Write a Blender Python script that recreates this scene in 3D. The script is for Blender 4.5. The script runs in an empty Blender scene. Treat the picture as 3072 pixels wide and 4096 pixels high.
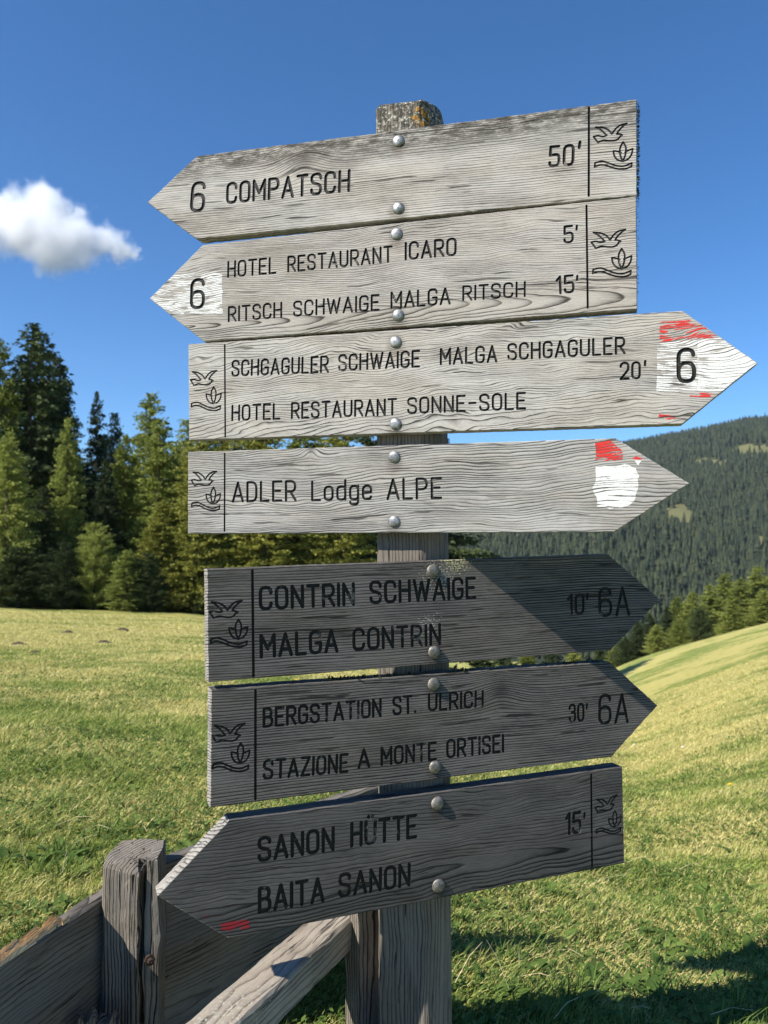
import bpy, math, random
import numpy as np
from mathutils import Vector, Matrix
from mathutils.geometry import delaunay_2d_cdt

random.seed(7); rng = np.random.default_rng(7)
sc = bpy.context.scene
C = sc.collection
R_ = math.radians

# ------------------------------------------------------------------ camera, sky, sun, exposure
EYE = 1.0
FS = 26.0 / 34.6 * 4096.0          # focal length in photo pixels
HOR = 2165.0                       # horizon row of the photo
PITCH = math.atan((HOR - 2048.0) / FS)
cam = bpy.data.cameras.new('camera')
cam.sensor_fit = 'VERTICAL'; cam.sensor_height = 34.6; cam.lens = 26.0
cam.clip_start = 0.05; cam.clip_end = 20000
cam.dof.use_dof = True; cam.dof.focus_distance = 1.5; cam.dof.aperture_fstop = 7.0
camo = bpy.data.objects.new('camera', cam); C.objects.link(camo)
camo.location = (0, 0, EYE); camo.rotation_euler = (math.pi / 2 + PITCH, 0, 0)
sc.camera = camo

SUN_AZ, SUN_EL = -60.0, 42.0       # azimuth from the viewer's back, towards the viewer's left
to_sun = Vector((math.sin(R_(SUN_AZ)) * math.cos(R_(SUN_EL)), -math.cos(R_(SUN_AZ)) * math.cos(R_(SUN_EL)), math.sin(R_(SUN_EL))))
world = bpy.data.worlds.new('World'); sc.world = world; world.use_nodes = True
wn = world.node_tree; bg = wn.nodes['Background']
sky = wn.nodes.new('ShaderNodeTexSky'); sky.sky_type = 'NISHITA'; sky.sun_disc = False
sky.sun_elevation = R_(SUN_EL); sky.sun_rotation = math.atan2(to_sun.x, to_sun.y)
sky.altitude = 1900; sky.air_density = 1.0; sky.dust_density = 0.0; sky.ozone_density = 6.0
hs = wn.nodes.new('ShaderNodeHueSaturation'); hs.inputs['Saturation'].default_value = 1.18
wn.links.new(sky.outputs[0], hs.inputs['Color']); wn.links.new(hs.outputs[0], bg.inputs[0]); bg.inputs[1].default_value = 0.107
sun = bpy.data.lights.new('sun', 'SUN'); sun.energy = 4.9; sun.angle = R_(0.55); sun.color = (1.0, 0.94, 0.84)
suno = bpy.data.objects.new('sun', sun); C.objects.link(suno)
suno.rotation_euler = to_sun.to_track_quat('Z', 'Y').to_euler()
sc.view_settings.view_transform = 'Standard'; sc.view_settings.look = 'None'
sc.view_settings.exposure = 0.75; sc.view_settings.gamma = 1.0
sc.cycles.use_denoising = True
sc.cycles.max_bounces = 9; sc.cycles.volume_bounces = 8; sc.cycles.transparent_max_bounces = 8
sc.cycles.volume_max_steps = 256

# ------------------------------------------------------------------ helpers
def ray(x, y):
    a = (x - 1536.0) / FS; b = -(y - 2048.0) / FS
    c, s = math.cos(PITCH), math.sin(PITCH)
    return Vector((a, c - b * s, s + b * c))
def at_depth(xd, yd, Y):
    """point at forward depth Y seen at (xd, yd) of the 1659x2212 view"""
    d = ray(xd * 3072 / 1659, yd * 3072 / 1659); return Vector((0, 0, EYE)) + d * (Y / d.y)
def tag(o, label=None, cat=None, group=None, kind=None):
    if label: o['label'] = label
    if cat: o['category'] = cat
    if group: o['group'] = group
    if kind: o['kind'] = kind
    return o
def empty(name, loc, rz=0):
    o = bpy.data.objects.new(name, None); C.objects.link(o); o.location = loc; o.rotation_euler = (0, 0, rz)
    o.empty_display_size = 0.1
    return o
def link(name, me, mats, parent=None):
    o = bpy.data.objects.new(name, me); C.objects.link(o)
    for m in (mats if isinstance(mats, (list, tuple)) else [mats]):
        if not me.materials or len(me.materials) < len(mats if isinstance(mats, (list, tuple)) else [mats]): me.materials.append(m)
    if parent: o.parent = parent
    return o
def mesh(name, verts, faces, smooth=False):
    me = bpy.data.meshes.new(name); me.from_pydata([tuple(v) for v in verts], [], faces)
    me.update()
    if smooth: me.polygons.foreach_set('use_smooth', [True] * len(me.polygons))
    return me
def mesh_np(name, V, F, smooth=False):
    """V (n,3) float, F (m,k) int - all faces with k corners"""
    me = bpy.data.meshes.new(name); k = F.shape[1]
    me.vertices.add(len(V)); me.vertices.foreach_set('co', np.ascontiguousarray(V, np.float32).ravel())
    me.loops.add(F.size); me.loops.foreach_set('vertex_index', np.ascontiguousarray(F, np.int32).ravel())
    me.polygons.add(len(F)); me.polygons.foreach_set('loop_start', np.arange(0, F.size, k, dtype=np.int32))
    me.polygons.foreach_set('loop_total', np.full(len(F), k, np.int32))
    if smooth: me.polygons.foreach_set('use_smooth', np.ones(len(F), bool))
    me.update(calc_edges=True); me.validate()
    return me

# ------------------------------------------------------------------ node helper
class NT:
    def __init__(s, name):
        s.m = bpy.data.materials.new(name); s.m.use_nodes = True; s.t = s.m.node_tree
        s.b = s.t.nodes['Principled BSDF']; s.out = s.t.nodes['Material Output']
    def n(s, typ, **kw):
        x = s.t.nodes.new(typ)
        for k, v in kw.items(): setattr(x, k, v)
        return x
    def set(s, sock, v):
        if isinstance(v, bpy.types.NodeSocket): s.t.links.new(v, sock)
        elif isinstance(v, (tuple, list)) and len(v) == 3 and sock.type == 'RGBA': sock.default_value = (*v, 1)
        else: sock.default_value = v
    def math(s, op, a, b=0.0, c=0.0, clamp=False):
        x = s.n('ShaderNodeMath', operation=op, use_clamp=clamp)
        s.set(x.inputs[0], a); s.set(x.inputs[1], b); s.set(x.inputs[2], c); return x.outputs[0]
    def vmath(s, op, a, b=(0, 0, 0), out=0):
        x = s.n('ShaderNodeVectorMath', operation=op); s.set(x.inputs[0], a); s.set(x.inputs[1], b); return x.outputs[out]
    def mix(s, f, a, b, mode='MIX'):
        x = s.n('ShaderNodeMix', data_type='RGBA', blend_type=mode); s.set(x.inputs[0], f); s.set(x.inputs[6], a); s.set(x.inputs[7], b); return x.outputs[2]
    def noise(s, vec, scale=1.0, detail=3.0, rough=0.55, dist=0.0, out=0, w=None):
        x = s.n('ShaderNodeTexNoise')
        if w is not None: x.noise_dimensions = '4D'; x.inputs['W'].default_value = w
        s.set(x.inputs['Vector'], vec); s.set(x.inputs['Scale'], scale); s.set(x.inputs['Detail'], detail); s.set(x.inputs['Roughness'], rough); s.set(x.inputs['Distortion'], dist)
        return x.outputs[out]
    def ramp(s, f, stops, interp='LINEAR'):
        x = s.n('ShaderNodeValToRGB'); x.color_ramp.interpolation = interp; e = x.color_ramp.elements
        while len(e) < len(stops): e.new(0.5)
        for k, (p, c) in zip(e, stops): k.position = p; k.color = (*c, 1) if isinstance(c, (tuple, list)) else (c, c, c, 1)
        s.set(x.inputs[0], f); return x.outputs[0]
    def mapr(s, v, a, b, c=0.0, d=1.0, smooth=True):
        x = s.n('ShaderNodeMapRange', interpolation_type='SMOOTHSTEP' if smooth else 'LINEAR')
        for i, q in enumerate((v, a, b, c, d)): s.set(x.inputs[i], q)
        return x.outputs[0]
    def coord(s, out='Object'): return s.n('ShaderNodeTexCoord').outputs[out]
    def sep(s, v): x = s.n('ShaderNodeSeparateXYZ'); s.set(x.inputs[0], v); return x.outputs
    def comb(s, a, b, c):
        x = s.n('ShaderNodeCombineXYZ')
        for i, q in enumerate((a, b, c)): s.set(x.inputs[i], q)
        return x.outputs[0]
    def bump(s, h, strength=1.0, dist=0.01, normal=None):
        x = s.n('ShaderNodeBump'); s.set(x.inputs['Strength'], strength); s.set(x.inputs['Distance'], dist); s.set(x.inputs['Height'], h)
        if normal is not None: s.set(x.inputs['Normal'], normal)
        return x.outputs[0]
    def base(s, col, rough=0.8, spec=0.3, normal=None):
        s.set(s.b.inputs['Base Color'], col); s.set(s.b.inputs['Roughness'], rough); s.set(s.b.inputs['Specular IOR Level'], spec)
        if normal is not None: s.set(s.b.inputs['Normal'], normal)
        return s.m

def wood(name, light, dark, seed=0.0, yc=0.0, zc=0.05, tilt=0.04, spacing=0.0075, bump=0.0012, line=0.75, axis='x', knots=(), warp=0.02,
         crack=0.75, edge=None, specks=None, fibre=0.95, lichen=None, paint=None, rough=0.85, head=None, stains=()):
    """weathered timber from a growth-ring field. axis: which local axis the grain runs along.
    edge (y0, y1, amount): grey mould stain on one long edge. specks (x, y, r, colour): lichen grains. paint (colour, wear, seed)"""
    t = NT(name); co = t.coord(); X, Y, Z = t.sep(co)
    if axis == 'z': X, Y, Z = Z, X, Y
    else: X, Y, Z = X, Z, Y           # boards: x long, z up, y thickness
    p = t.comb(X, Y, Z)
    # slow warp of the grain
    n1 = t.noise(t.comb(t.math('MULTIPLY', X, 3.2), t.math('MULTIPLY', Y, 9.0), t.math('MULTIPLY', Z, 9.0)), 1.0, 3.0, 0.5, w=seed)
    y2 = t.math('MULTIPLY_ADD', t.math('SUBTRACT', n1, 0.5), warp * 2.0, Y)
    n2 = t.noise(t.comb(t.math('MULTIPLY', X, 14.0), t.math('MULTIPLY', Y, 30.0), t.math('MULTIPLY', Z, 30.0)), 1.0, 2.0, 0.5, w=seed + 3)
    y2 = t.math('MULTIPLY_ADD', t.math('SUBTRACT', n2, 0.5), warp * 0.28, y2)
    kn = None
    for (kx, ky, amp, sx, sy) in knots:
        a = t.math('POWER', t.math('DIVIDE', t.math('SUBTRACT', X, kx), sx), 2.0)
        b = t.math('POWER', t.math('DIVIDE', t.math('SUBTRACT', Y, ky), sy), 2.0)
        g = t.math('EXPONENT', t.math('MULTIPLY', t.math('ADD', a, b), -1.0))
        y2 = t.math('MULTIPLY_ADD', g, amp, y2)
        kn = g if kn is None else t.math('MAXIMUM', kn, g)
    dy = t.math('SUBTRACT', y2, yc)
    dz = t.math('ADD', t.math('MULTIPLY_ADD', X, tilt, zc), Z)
    r = t.math('SQRT', t.math('ADD', t.math('MULTIPLY', dy, dy), t.math('MULTIPLY', dz, dz)))
    ph = t.math('DIVIDE', r, spacing)
    ph = t.math('ADD', ph, t.math('MULTIPLY', t.noise(t.comb(0.0, 0.0, t.math('MULTIPLY', ph, 0.31)), 1.0, 1.0, w=seed + 9), 2.0))
    fr = t.math('FRACT', ph)
    groove = t.math('MULTIPLY', t.math('POWER', fr, 5.0), t.mapr(fr, 0.9, 1.0, 1.0, 0.0))      # dark, eroded line in every ring
    groove = t.math('MULTIPLY', groove, 2.6)
    # line strength varies over the board
    var = t.mapr(t.noise(t.comb(t.math('MULTIPLY', X, 5.0), t.math('MULTIPLY', Y, 28.0), Z), 1.0, 3.0, w=seed + 5), 0.3, 0.7, 0.35, 1.0)
    groove = t.math('MULTIPLY', groove, var)
    fib = t.noise(t.comb(t.math('MULTIPLY', X, 16.0), t.math('MULTIPLY', y2, 480.0), t.math('MULTIPLY', Z, 480.0)), 1.0, 4.0, 0.75, w=seed + 1)
    fib2 = t.noise(t.comb(t.math('MULTIPLY', X, 60.0), t.math('MULTIPLY', y2, 380.0), t.math('MULTIPLY', Z, 380.0)), 1.0, 4.0, 0.7, w=seed + 2)
    ck = t.noise(t.comb(t.math('MULTIPLY', X, 7.0), t.math('MULTIPLY', y2, 170.0), t.math('MULTIPLY', Z, 120.0)), 1.0, 2.0, 0.5, w=seed + 4)
    cr = t.math('MULTIPLY', t.mapr(ck, 0.635, 0.68), crack)
    blot = t.noise(t.comb(t.math('MULTIPLY', X, 6.0), t.math('MULTIPLY', Y, 22.0), t.math('MULTIPLY', Z, 22.0)), 1.0, 4.0, 0.6, w=seed + 6)
    grit = t.noise(p, 420.0, 2.0, 0.6, w=seed + 7)
    f = t.math('MULTIPLY_ADD', groove, line, 0.0)
    f = t.math('ADD', f, t.math('MULTIPLY', t.math('SUBTRACT', fib, 0.5), fibre))
    f = t.math('ADD', f, t.math('MULTIPLY', t.math('SUBTRACT', fib2, 0.5), fibre * 0.8))
    f = t.math('ADD', f, t.math('MULTIPLY', t.math('SUBTRACT', blot, 0.40), 1.25))
    f = t.math('ADD', f, t.math('MULTIPLY', t.math('SUBTRACT', grit, 0.5), 0.25))
    col = t.mix(t.math('MULTIPLY', f, 1.0, clamp=True), light, dark)
    tone = t.noise(t.comb(t.math('MULTIPLY', X, 4.0), t.math('MULTIPLY', Y, 16.0), t.math('MULTIPLY', Z, 16.0)), 1.0, 4.0, 0.6, w=seed + 17)
    col = t.mix(t.mapr(tone, .38, .66, 0.0, .55), col, t.mix(1.0, col, (.90, .83, .75), 'MULTIPLY'))
    col = t.mix(cr, col, tuple(c * 0.22 for c in dark))
    if kn is not None: col = t.mix(t.math('MULTIPLY', t.math('POWER', kn, 5.0), 0.6), col, tuple(c * 0.6 for c in dark))
    if edge:
        y0, y1, am = edge
        e = t.mapr(t.math('ADD', Y, t.math('MULTIPLY', t.math('SUBTRACT', blot, 0.5), 0.05)), y0, y1)
        mo = t.mapr(t.noise(t.comb(t.math('MULTIPLY', X, 34.0), t.math('MULTIPLY', Y, 110.0), t.math('MULTIPLY', Z, 110.0)), 1.0, 5.0, 0.75, w=seed + 8), 0.36, 0.6)
        col = t.mix(t.math('MULTIPLY', t.math('MULTIPLY', e, mo), am), col, (0.055, 0.05, 0.04))
    if specks:
        for (sx, sy, sr, cc, th) in specks:
            d = t.math('SQRT', t.math('ADD', t.math('POWER', t.math('SUBTRACT', X, sx), 2.0), t.math('POWER', t.math('MULTIPLY', t.math('SUBTRACT', Y, sy), 1.3), 2.0)))
            near = t.mapr(d, 0.0, sr, 1.0, 0.0)
            sp = t.noise(p, 260.0, 3.0, 0.6, w=seed + 11)
            col = t.mix(t.mapr(t.math('MULTIPLY', sp, t.math('MULTIPLY_ADD', near, 0.6, 0.4)), th, th + 0.05), col, cc)
    if lichen:
        (lx, ly, lz, lr, cc, th) = lichen
        d = t.vmath('DISTANCE', co, (lx, ly, lz), out=1)
        near = t.mapr(d, 0.0, lr, 1.0, 0.0)
        sp = t.noise(co, 120.0, 4.0, 0.65, w=seed + 12)
        col = t.mix(t.mapr(t.math('MULTIPLY', sp, near), th, th + 0.06), col, cc)
    for (sx, sy, sr) in stains:
        a = t.math('POWER', t.math('DIVIDE', t.math('SUBTRACT', X, sx), sr), 2.0); b = t.math('POWER', t.math('DIVIDE', t.math('SUBTRACT', Y, sy - sr * .45), sr * 1.5), 2.0)
        col = t.mix(t.math('MULTIPLY', t.mapr(t.math('ADD', t.math('SQRT', t.math('ADD', a, b)), t.math('SUBTRACT', blot, .5)), .35, 1.25, 1.0, 0.0), .55), col, t.mix(1.0, col, (.42, .36, .30), 'MULTIPLY'))
    if head:
        hm = t.mapr(X, head, head + .02); a1 = t.noise(co, 95.0, 5.0, .7, w=seed + 14); a2 = t.noise(co, 150.0, 4.0, .7, w=seed + 15)
        col = t.mix(t.math('MULTIPLY', hm, t.mapr(a1, .44, .56)), col, (.045, .043, .033)); col = t.mix(t.math('MULTIPLY', hm, t.mapr(a2, .54, .60)), col, (.40, .40, .34))
    h = t.math('ADD', t.math('MULTIPLY', groove, -0.85), t.math('MULTIPLY', fib, 0.35))
    h = t.math('ADD', h, t.math('MULTIPLY', fib2, 0.35)); h = t.math('SUBTRACT', h, t.math('MULTIPLY', cr, 1.3))
    h = t.math('ADD', h, t.math('MULTIPLY', grit, 0.16))
    if paint:
        pc, wear, ps = paint
        pn = t.noise(t.comb(t.math('MULTIPLY', X, 26.0), t.math('MULTIPLY', y2, 160.0), t.math('MULTIPLY', Z, 40.0)), 1.0, 3.0, 0.55, w=seed + ps)
        pk = t.mapr(t.math('ADD', pn, t.math('MULTIPLY', groove, -0.22)), wear - 0.015, wear + 0.015)
        pcol = t.mix(t.mapr(grit, 0.35, 0.7), pc, tuple(c * 0.74 for c in pc))
        col = t.mix(pk, col, pcol); h = t.math('ADD', t.math('MULTIPLY', h, t.mapr(pk, 0.0, 1.0, 1.0, 0.35)), t.math('MULTIPLY', pk, 0.5))
    return t.base(col, rough, 0.25, t.bump(h, 1.0, bump))

def plain(name, col, rough=0.6, metal=0.0, nscale=0, namp=0.3, bump=0.0):
    t = NT(name); co = t.coord(); c = col; nb = None
    if nscale:
        n = t.noise(co, nscale, 4.0, 0.6)
        c = t.mix(t.mapr(n, 0.3, 0.7), tuple(q * (1 - namp) for q in col), tuple(min(1, q * (1 + namp)) for q in col))
        if bump: nb = t.bump(n, 1.0, bump)
    t.base(c, rough, 0.4, nb); t.b.inputs['Metallic'].default_value = metal
    return t.m

# ------------------------------------------------------------------ terrain
def phi_of(xd): return math.degrees(math.atan((xd - 829.0) / 1662.0))
YK = [0.01, 1.9, 3, 6, 12, 24, 30, 45, 60, 90, 120, 200, 420]
COLS = [
    (-900, [0, -0.01, -0.03, -.2, -.6, -1.3, -1.6, -2.5, -4.4, -7.5, -11, -22, -60]),
    (0, [0, -0.01, -0.03, -.2, -.63, -1.4, -1.75, -2.76, -4.6, -8, -11, -22, -60]),
    (435, [0, -0.015, -0.04, -.25, -.76, -1.64, -2.1, -3.14, -5.2, -9, -12, -23, -60]),
    (700, [0, -0.02, -0.08, -.33, -1.0, -2.26, -2.8, -4.6, -7, -12, -16, -28, -60]),
    (960, [0, -0.06, -0.22, -0.62, -1.39, -3.1, -4.1, -8, -12, -18, -22, -35, -65]),
    (1120, [0, -0.09, -0.3, -0.75, -1.57, -3.5, -4.6, -9, -12.5, -19, -23, -38, -65]),
    (1340, [0, -0.12, -0.4, -1, -2.1, -4.3, -5.25, -9.6, -10.6, -12.97, -20, -40, -70]),
    (1400, [0, -0.13, -0.42, -1, -2.0, -4.0, -4.92, -8.7, -9.6, -11.8, -18, -38, -70]),
    (1659, [0, -0.14, -0.42, -0.85, -1.25, -2.7, -3.31, -6.0, -6.5, -8.1, -14, -34, -70]),
    (2000, [0, -0.14, -0.4, -0.7, -.8, -1.7, -2.1, -4.0, -3.9, -4.2, -9, -26, -65]),
]
PH = np.linspace(-180, 180, 721); LY = np.linspace(math.log(0.3), math.log(420), 260)
tab = np.zeros((len(PH), len(LY)))
colv = np.array([np.interp(LY, np.log(YK), z) for _, z in COLS]); colp = [phi_of(x) for x, _ in COLS]
for j in range(len(LY)): tab[:, j] = np.interp(PH, colp, colv[:, j])
for _ in range(3):
    tab[1:-1] = (tab[:-2] + 2 * tab[1:-1] + tab[2:]) / 4
for _ in range(6):
    tab[:, 1:-1] = (tab[:, :-2] + 2 * tab[:, 1:-1] + tab[:, 2:]) / 4
def vnoise(x, y, seed=0):
    xi = np.floor(x).astype(np.int64); yi = np.floor(y).astype(np.int64); fx = x - xi; fy = y - yi
    def hsh(a, b):
        n = (a * 374761393 + b * 668265263 + seed * 974711) & 0x7fffffff
        n = ((n ^ (n >> 13)) * 1274126177) & 0x7fffffff
        return ((n ^ (n >> 16)) & 0xffff) / 65535.0
    fx = fx * fx * (3 - 2 * fx); fy = fy * fy * (3 - 2 * fy)
    a = hsh(xi, yi) * (1 - fx) + hsh(xi + 1, yi) * fx; b = hsh(xi, yi + 1) * (1 - fx) + hsh(xi + 1, yi + 1) * fx
    return a * (1 - fy) + b * fy
def terr(X, Y):
    X = np.asarray(X, float); Y = np.asarray(Y, float)
    Rr = np.hypot(X, Y) + 1e-6; ph = np.degrees(np.arctan2(X, Y)); Ye = Rr * np.maximum(np.cos(np.radians(ph)), 0.8)
    a = np.clip((ph + 180) / 0.5, 0, 719.999); b = np.clip((np.log(np.maximum(Ye, .3)) - LY[0]) / (LY[1] - LY[0]), 0, len(LY) - 1.001)
    i = a.astype(int); j = b.astype(int); fa = a - i; fb = b - j
    z = (tab[i, j] * (1 - fb) + tab[i, j + 1] * fb) * (1 - fa) + (tab[i + 1, j] * (1 - fb) + tab[i + 1, j + 1] * fb) * fa
    bumpy = (vnoise(X * 2.1, Y * 2.1, 1) - .5) * .05 + (vnoise(X * .5, Y * .5, 2) - .5) * .10 * np.clip(Ye / 6, 0, 1)
    return z + bumpy * np.clip((Ye - .5) / 3, 0, 1)

def meadow_mat(name, blades=False):
    t = NT(name); P = t.n('ShaderNodeNewGeometry').outputs['Position']
    big = t.noise(t.vmath('MULTIPLY', P, (.22, .60, .3)), 1.0, 4.0, 0.6); mid = t.noise(P, 2.6, 4.0, 0.65, w=3.0); fine = t.noise(P, 26.0, 3.0, 0.7); hf = t.noise(P, 90.0, 2.0, 0.7)
    x, y, z = t.sep(P)
    far = t.mapr(y, 2.5, 16.0)
    straw = t.math('ADD', t.math('MULTIPLY', t.math('SUBTRACT', big, 0.5), 3.0), t.math('MULTIPLY', t.math('SUBTRACT', mid, 0.5), 2.6))
    straw = t.math('ADD', straw, t.math('MULTIPLY_ADD', far, 0.46, 0.33))
    if blades:
        isl = t.n('ShaderNodeNewGeometry').outputs['Random Per Island']
        straw = t.math('ADD', straw, t.math('MULTIPLY', t.math('SUBTRACT', isl, 0.5), 1.0))
        g = t.mix(t.math('FRACT', t.math('MULTIPLY', isl, 7.3)), (0.13, 0.185, 0.03), (0.37, 0.43, 0.11))
        s = t.mix(t.math('FRACT', t.math('MULTIPLY', isl, 13.7)), (0.46, 0.40, 0.12), (0.80, 0.71, 0.34))
    else:
        straw = t.math('ADD', straw, t.math('MULTIPLY', t.math('SUBTRACT', fine, 0.5), 0.9))
        g = t.mix(hf, (0.11, 0.15, 0.025), (0.27, 0.32, 0.07)); s = t.mix(hf, (0.34, 0.30, 0.08), (0.62, 0.55, 0.20))
    # mowing stripes on the slopes beyond the fold
    st = t.math('SINE', t.math('ADD', t.math('ADD', t.math('MULTIPLY', y, 0.42), t.math('MULTIPLY', x, -0.30)), t.math('MULTIPLY', t.noise(P, .08, 2.0), 6.0)))
    stripe = t.math('MULTIPLY', t.mapr(y, 26.0, 48.0), t.math('MULTIPLY_ADD', st, 0.34, -.28))
    straw = t.math('ADD', straw, stripe)
    col = t.mix(t.mapr(straw, 0.05, 0.85), g, s)
    # bare soil scuffs
    so = t.noise(t.vmath('MULTIPLY', P, (0.9, 1.6, 1.0)), 1.0, 3.0, 0.6, w=8.0)
    col = t.mix(t.math('MULTIPLY', t.mapr(so, 0.70, 0.75), 0.8), col, (0.075, 0.05, 0.03))
    nb = None if blades else t.bump(t.math('ADD', fine, t.math('MULTIPLY', hf, 0.6)), 0.9, 0.05)
    t.base(col, 0.75, 0.15, nb)
    if blades:
        tr = t.n('ShaderNodeBsdfTranslucent'); t.set(tr.inputs[0], t.mix(0.5, col, (0.30, 0.36, 0.05)))
        mx = t.n('ShaderNodeMixShader'); mx.inputs[0].default_value = 0.28
        t.t.links.new(t.b.outputs[0], mx.inputs[1]); t.t.links.new(tr.outputs[0], mx.inputs[2]); t.t.links.new(mx.outputs[0], t.out.inputs[0])
    return t.m

def build_ground():
    ph = np.concatenate([np.arange(-180, -36, 4.0), np.arange(-36, 36, 0.3), np.arange(36, 180, 4.0)])
    rr = np.concatenate([[0.05], np.exp(np.linspace(math.log(0.35), math.log(430), 250))])
    A, Rr = np.meshgrid(np.radians(ph), rr, indexing='ij')
    X = Rr * np.sin(A); Y = Rr * np.cos(A); Z = terr(X, Y)
    V = np.stack([X, Y, Z], -1).reshape(-1, 3); n, m = A.shape
    i, j = np.meshgrid(np.arange(n), np.arange(m - 1), indexing='ij'); i2 = (i + 1) % n
    F = np.stack([i * m + j, i * m + j + 1, i2 * m + j + 1, i2 * m + j], -1).reshape(-1, 4)
    me = mesh_np('ground', V, F[:, ::-1], True)
    return tag(link('ground', me, meadow_mat('meadow_turf')), kind='structure')
build_ground()

# ------------------------------------------------------------------ mountain and its wood
RID = [(-900, 1150), (0, 1150), (400, 1140), (700, 1105), (1000, 1032), (1090, 1014), (1370, 953), (1500, 922), (1659, 884), (2000, 815), (2600, 760)]
def mount(X, Y):
    ph = np.degrees(np.arctan2(X, Y)); Rr = np.hypot(X, Y); Ye = Rr * np.maximum(np.cos(np.radians(ph)), .6)
    yr = np.interp(ph, [phi_of(a) for a, _ in RID], [b for _, b in RID])
    top = EYE + (1169 - yr) * 2000 / 1662.0 - 12
    t = np.clip((Ye - 650) / 1350, 0, 1)
    z = -100 + (top + 100) * t ** 0.92
    z = np.where(Ye < 650, -100 + (650 - Ye) * 0.13, z)
    z = np.where(Ye > 2000, top - (Ye - 2000) * 0.35, z)
    b = (vnoise(X / 260, Y / 260, 5) - .5) * 70 + (vnoise(X / 90, Y / 90, 6) - .5) * 22
    return z + b * np.clip((Ye - 500) / 400, 0, 1) * np.clip((2050 - Ye) / 500, 0.12, 1)
clear = [(1466, 1115, 34, 26, 1), (1500, 1145, 22, 10, 1), (1640, 975, 52, 17, 0), (1540, 1000, 50, 9, 0), (1660, 902, 44, 10, 0), (1440, 1030, 18, 6, 0), (1375, 1290, 9, 22, 1), (1640, 1170, 16, 12, 1)]
def px(X, Y, Z):
    return 829 + 1662 * X / Y, 1169 - 1662 * (Z - EYE) / Y
def in_clear(X, Y, Z):
    a, b = px(X, Y, Z); k = np.zeros(len(a), bool); w = (vnoise(X / 25, Y / 25, 9) - .5) * 1.0
    for (cx, cy, rx, ry, _) in clear: k |= ((a - cx) / rx) ** 2 + ((b - cy) / ry) ** 2 < 1 + w
    return k
def build_mountain():
    ph = np.arange(-62, 62, 0.35); rr = np.concatenate([np.linspace(260, 650, 10), np.linspace(670, 2100, 120), np.linspace(2150, 3200, 10)])
    A, Rr = np.meshgrid(np.radians(ph), rr, indexing='ij'); X = Rr * np.sin(A); Y = Rr * np.cos(A); Z = mount(X, Y)
    V = np.stack([X, Y, Z], -1).reshape(-1, 3); n, m = A.shape
    i, j = np.meshgrid(np.arange(n - 1), np.arange(m - 1), indexing='ij')
    F = np.stack([i * m + j, i * m + j + 1, (i + 1) * m + j + 1, (i + 1) * m + j], -1).reshape(-1, 4)
    cl = np.array([in_clear(V[:, 0], V[:, 1], V[:, 2])]).ravel().astype(np.float32)
    me = mesh_np('mountain', V, F[:, ::-1], True); at = me.attributes.new('clearing', 'FLOAT', 'POINT'); at.data.foreach_set('value', cl)
    t = NT('mountain_pasture'); P = t.n('ShaderNodeNewGeometry').outputs['Position']
    n = t.noise(P, 0.03, 5.0, 0.65); n2 = t.noise(P, 0.006, 3.0)
    c = t.mix(t.mapr(n, .35, .65), (0.10, 0.105, 0.042), (0.17, 0.125, 0.075))
    c = t.mix(t.mapr(n2, .4, .6), c, (0.13, 0.13, 0.055)); an = t.n('ShaderNodeAttribute'); an.attribute_name = 'clearing'
    c = t.mix(t.mapr(an.outputs['Fac'], .2, .7), t.mix(n, (.018, .026, .014), (.045, .05, .024)), c)
    return tag(link('mountain', me, t.base(c, .9, .1)), kind='structure')
build_mountain()

def foliage(name, stops, transl=0.2, tint=0.25):
    t = NT(name); isl = t.n('ShaderNodeNewGeometry').outputs['Random Per Island']; ob = t.n('ShaderNodeObjectInfo').outputs['Random']
    P = t.coord(); cl = t.noise(P, 1.1, 3.0, 0.6)
    f = t.math('ADD', t.math('MULTIPLY', isl, 0.55), t.math('MULTIPLY', cl, 0.55)); f = t.math('ADD', f, t.math('MULTIPLY', t.math('SUBTRACT', ob, 0.5), tint))
    c = t.ramp(f, stops); t.base(c, 0.7, 0.2)
    tr = t.n('ShaderNodeBsdfTranslucent'); t.set(tr.inputs[0], c)
    mx = t.n('ShaderNodeMixShader'); mx.inputs[0].default_value = transl
    t.t.links.new(t.b.outputs[0], mx.inputs[1]); t.t.links.new(tr.outputs[0], mx.inputs[2]); t.t.links.new(mx.outputs[0], t.out.inputs[0])
    return t.m
M_SPRUCE = foliage('spruce_needles', [(0.2, (0.014, 0.024, 0.011)), (0.55, (0.05, 0.076, 0.028)), (0.9, (0.13, 0.16, 0.055))])
M_LARCH = foliage('larch_needles', [(0.2, (0.085, 0.11, 0.022)), (0.55, (0.265, 0.31, 0.066)), (0.9, (0.46, 0.48, 0.14))], 0.3)
M_GOLD = foliage('turning_larch_needles', [(0.2, (0.12, 0.13, 0.025)), (0.55, (0.31, 0.315, 0.06)), (0.9, (0.49, 0.47, 0.13))], 0.3)
M_FAR = foliage('far_spruce_needles', [(0.15, (0.008, 0.015, 0.009)), (0.5, (0.017, 0.028, 0.015)), (0.85, (0.042, 0.052, 0.022))], 0.05, 0.5)
M_BARK = plain('conifer_bark', (0.10, 0.075, 0.055), 0.9, 0, 6.0, 0.4, 0.02)

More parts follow.
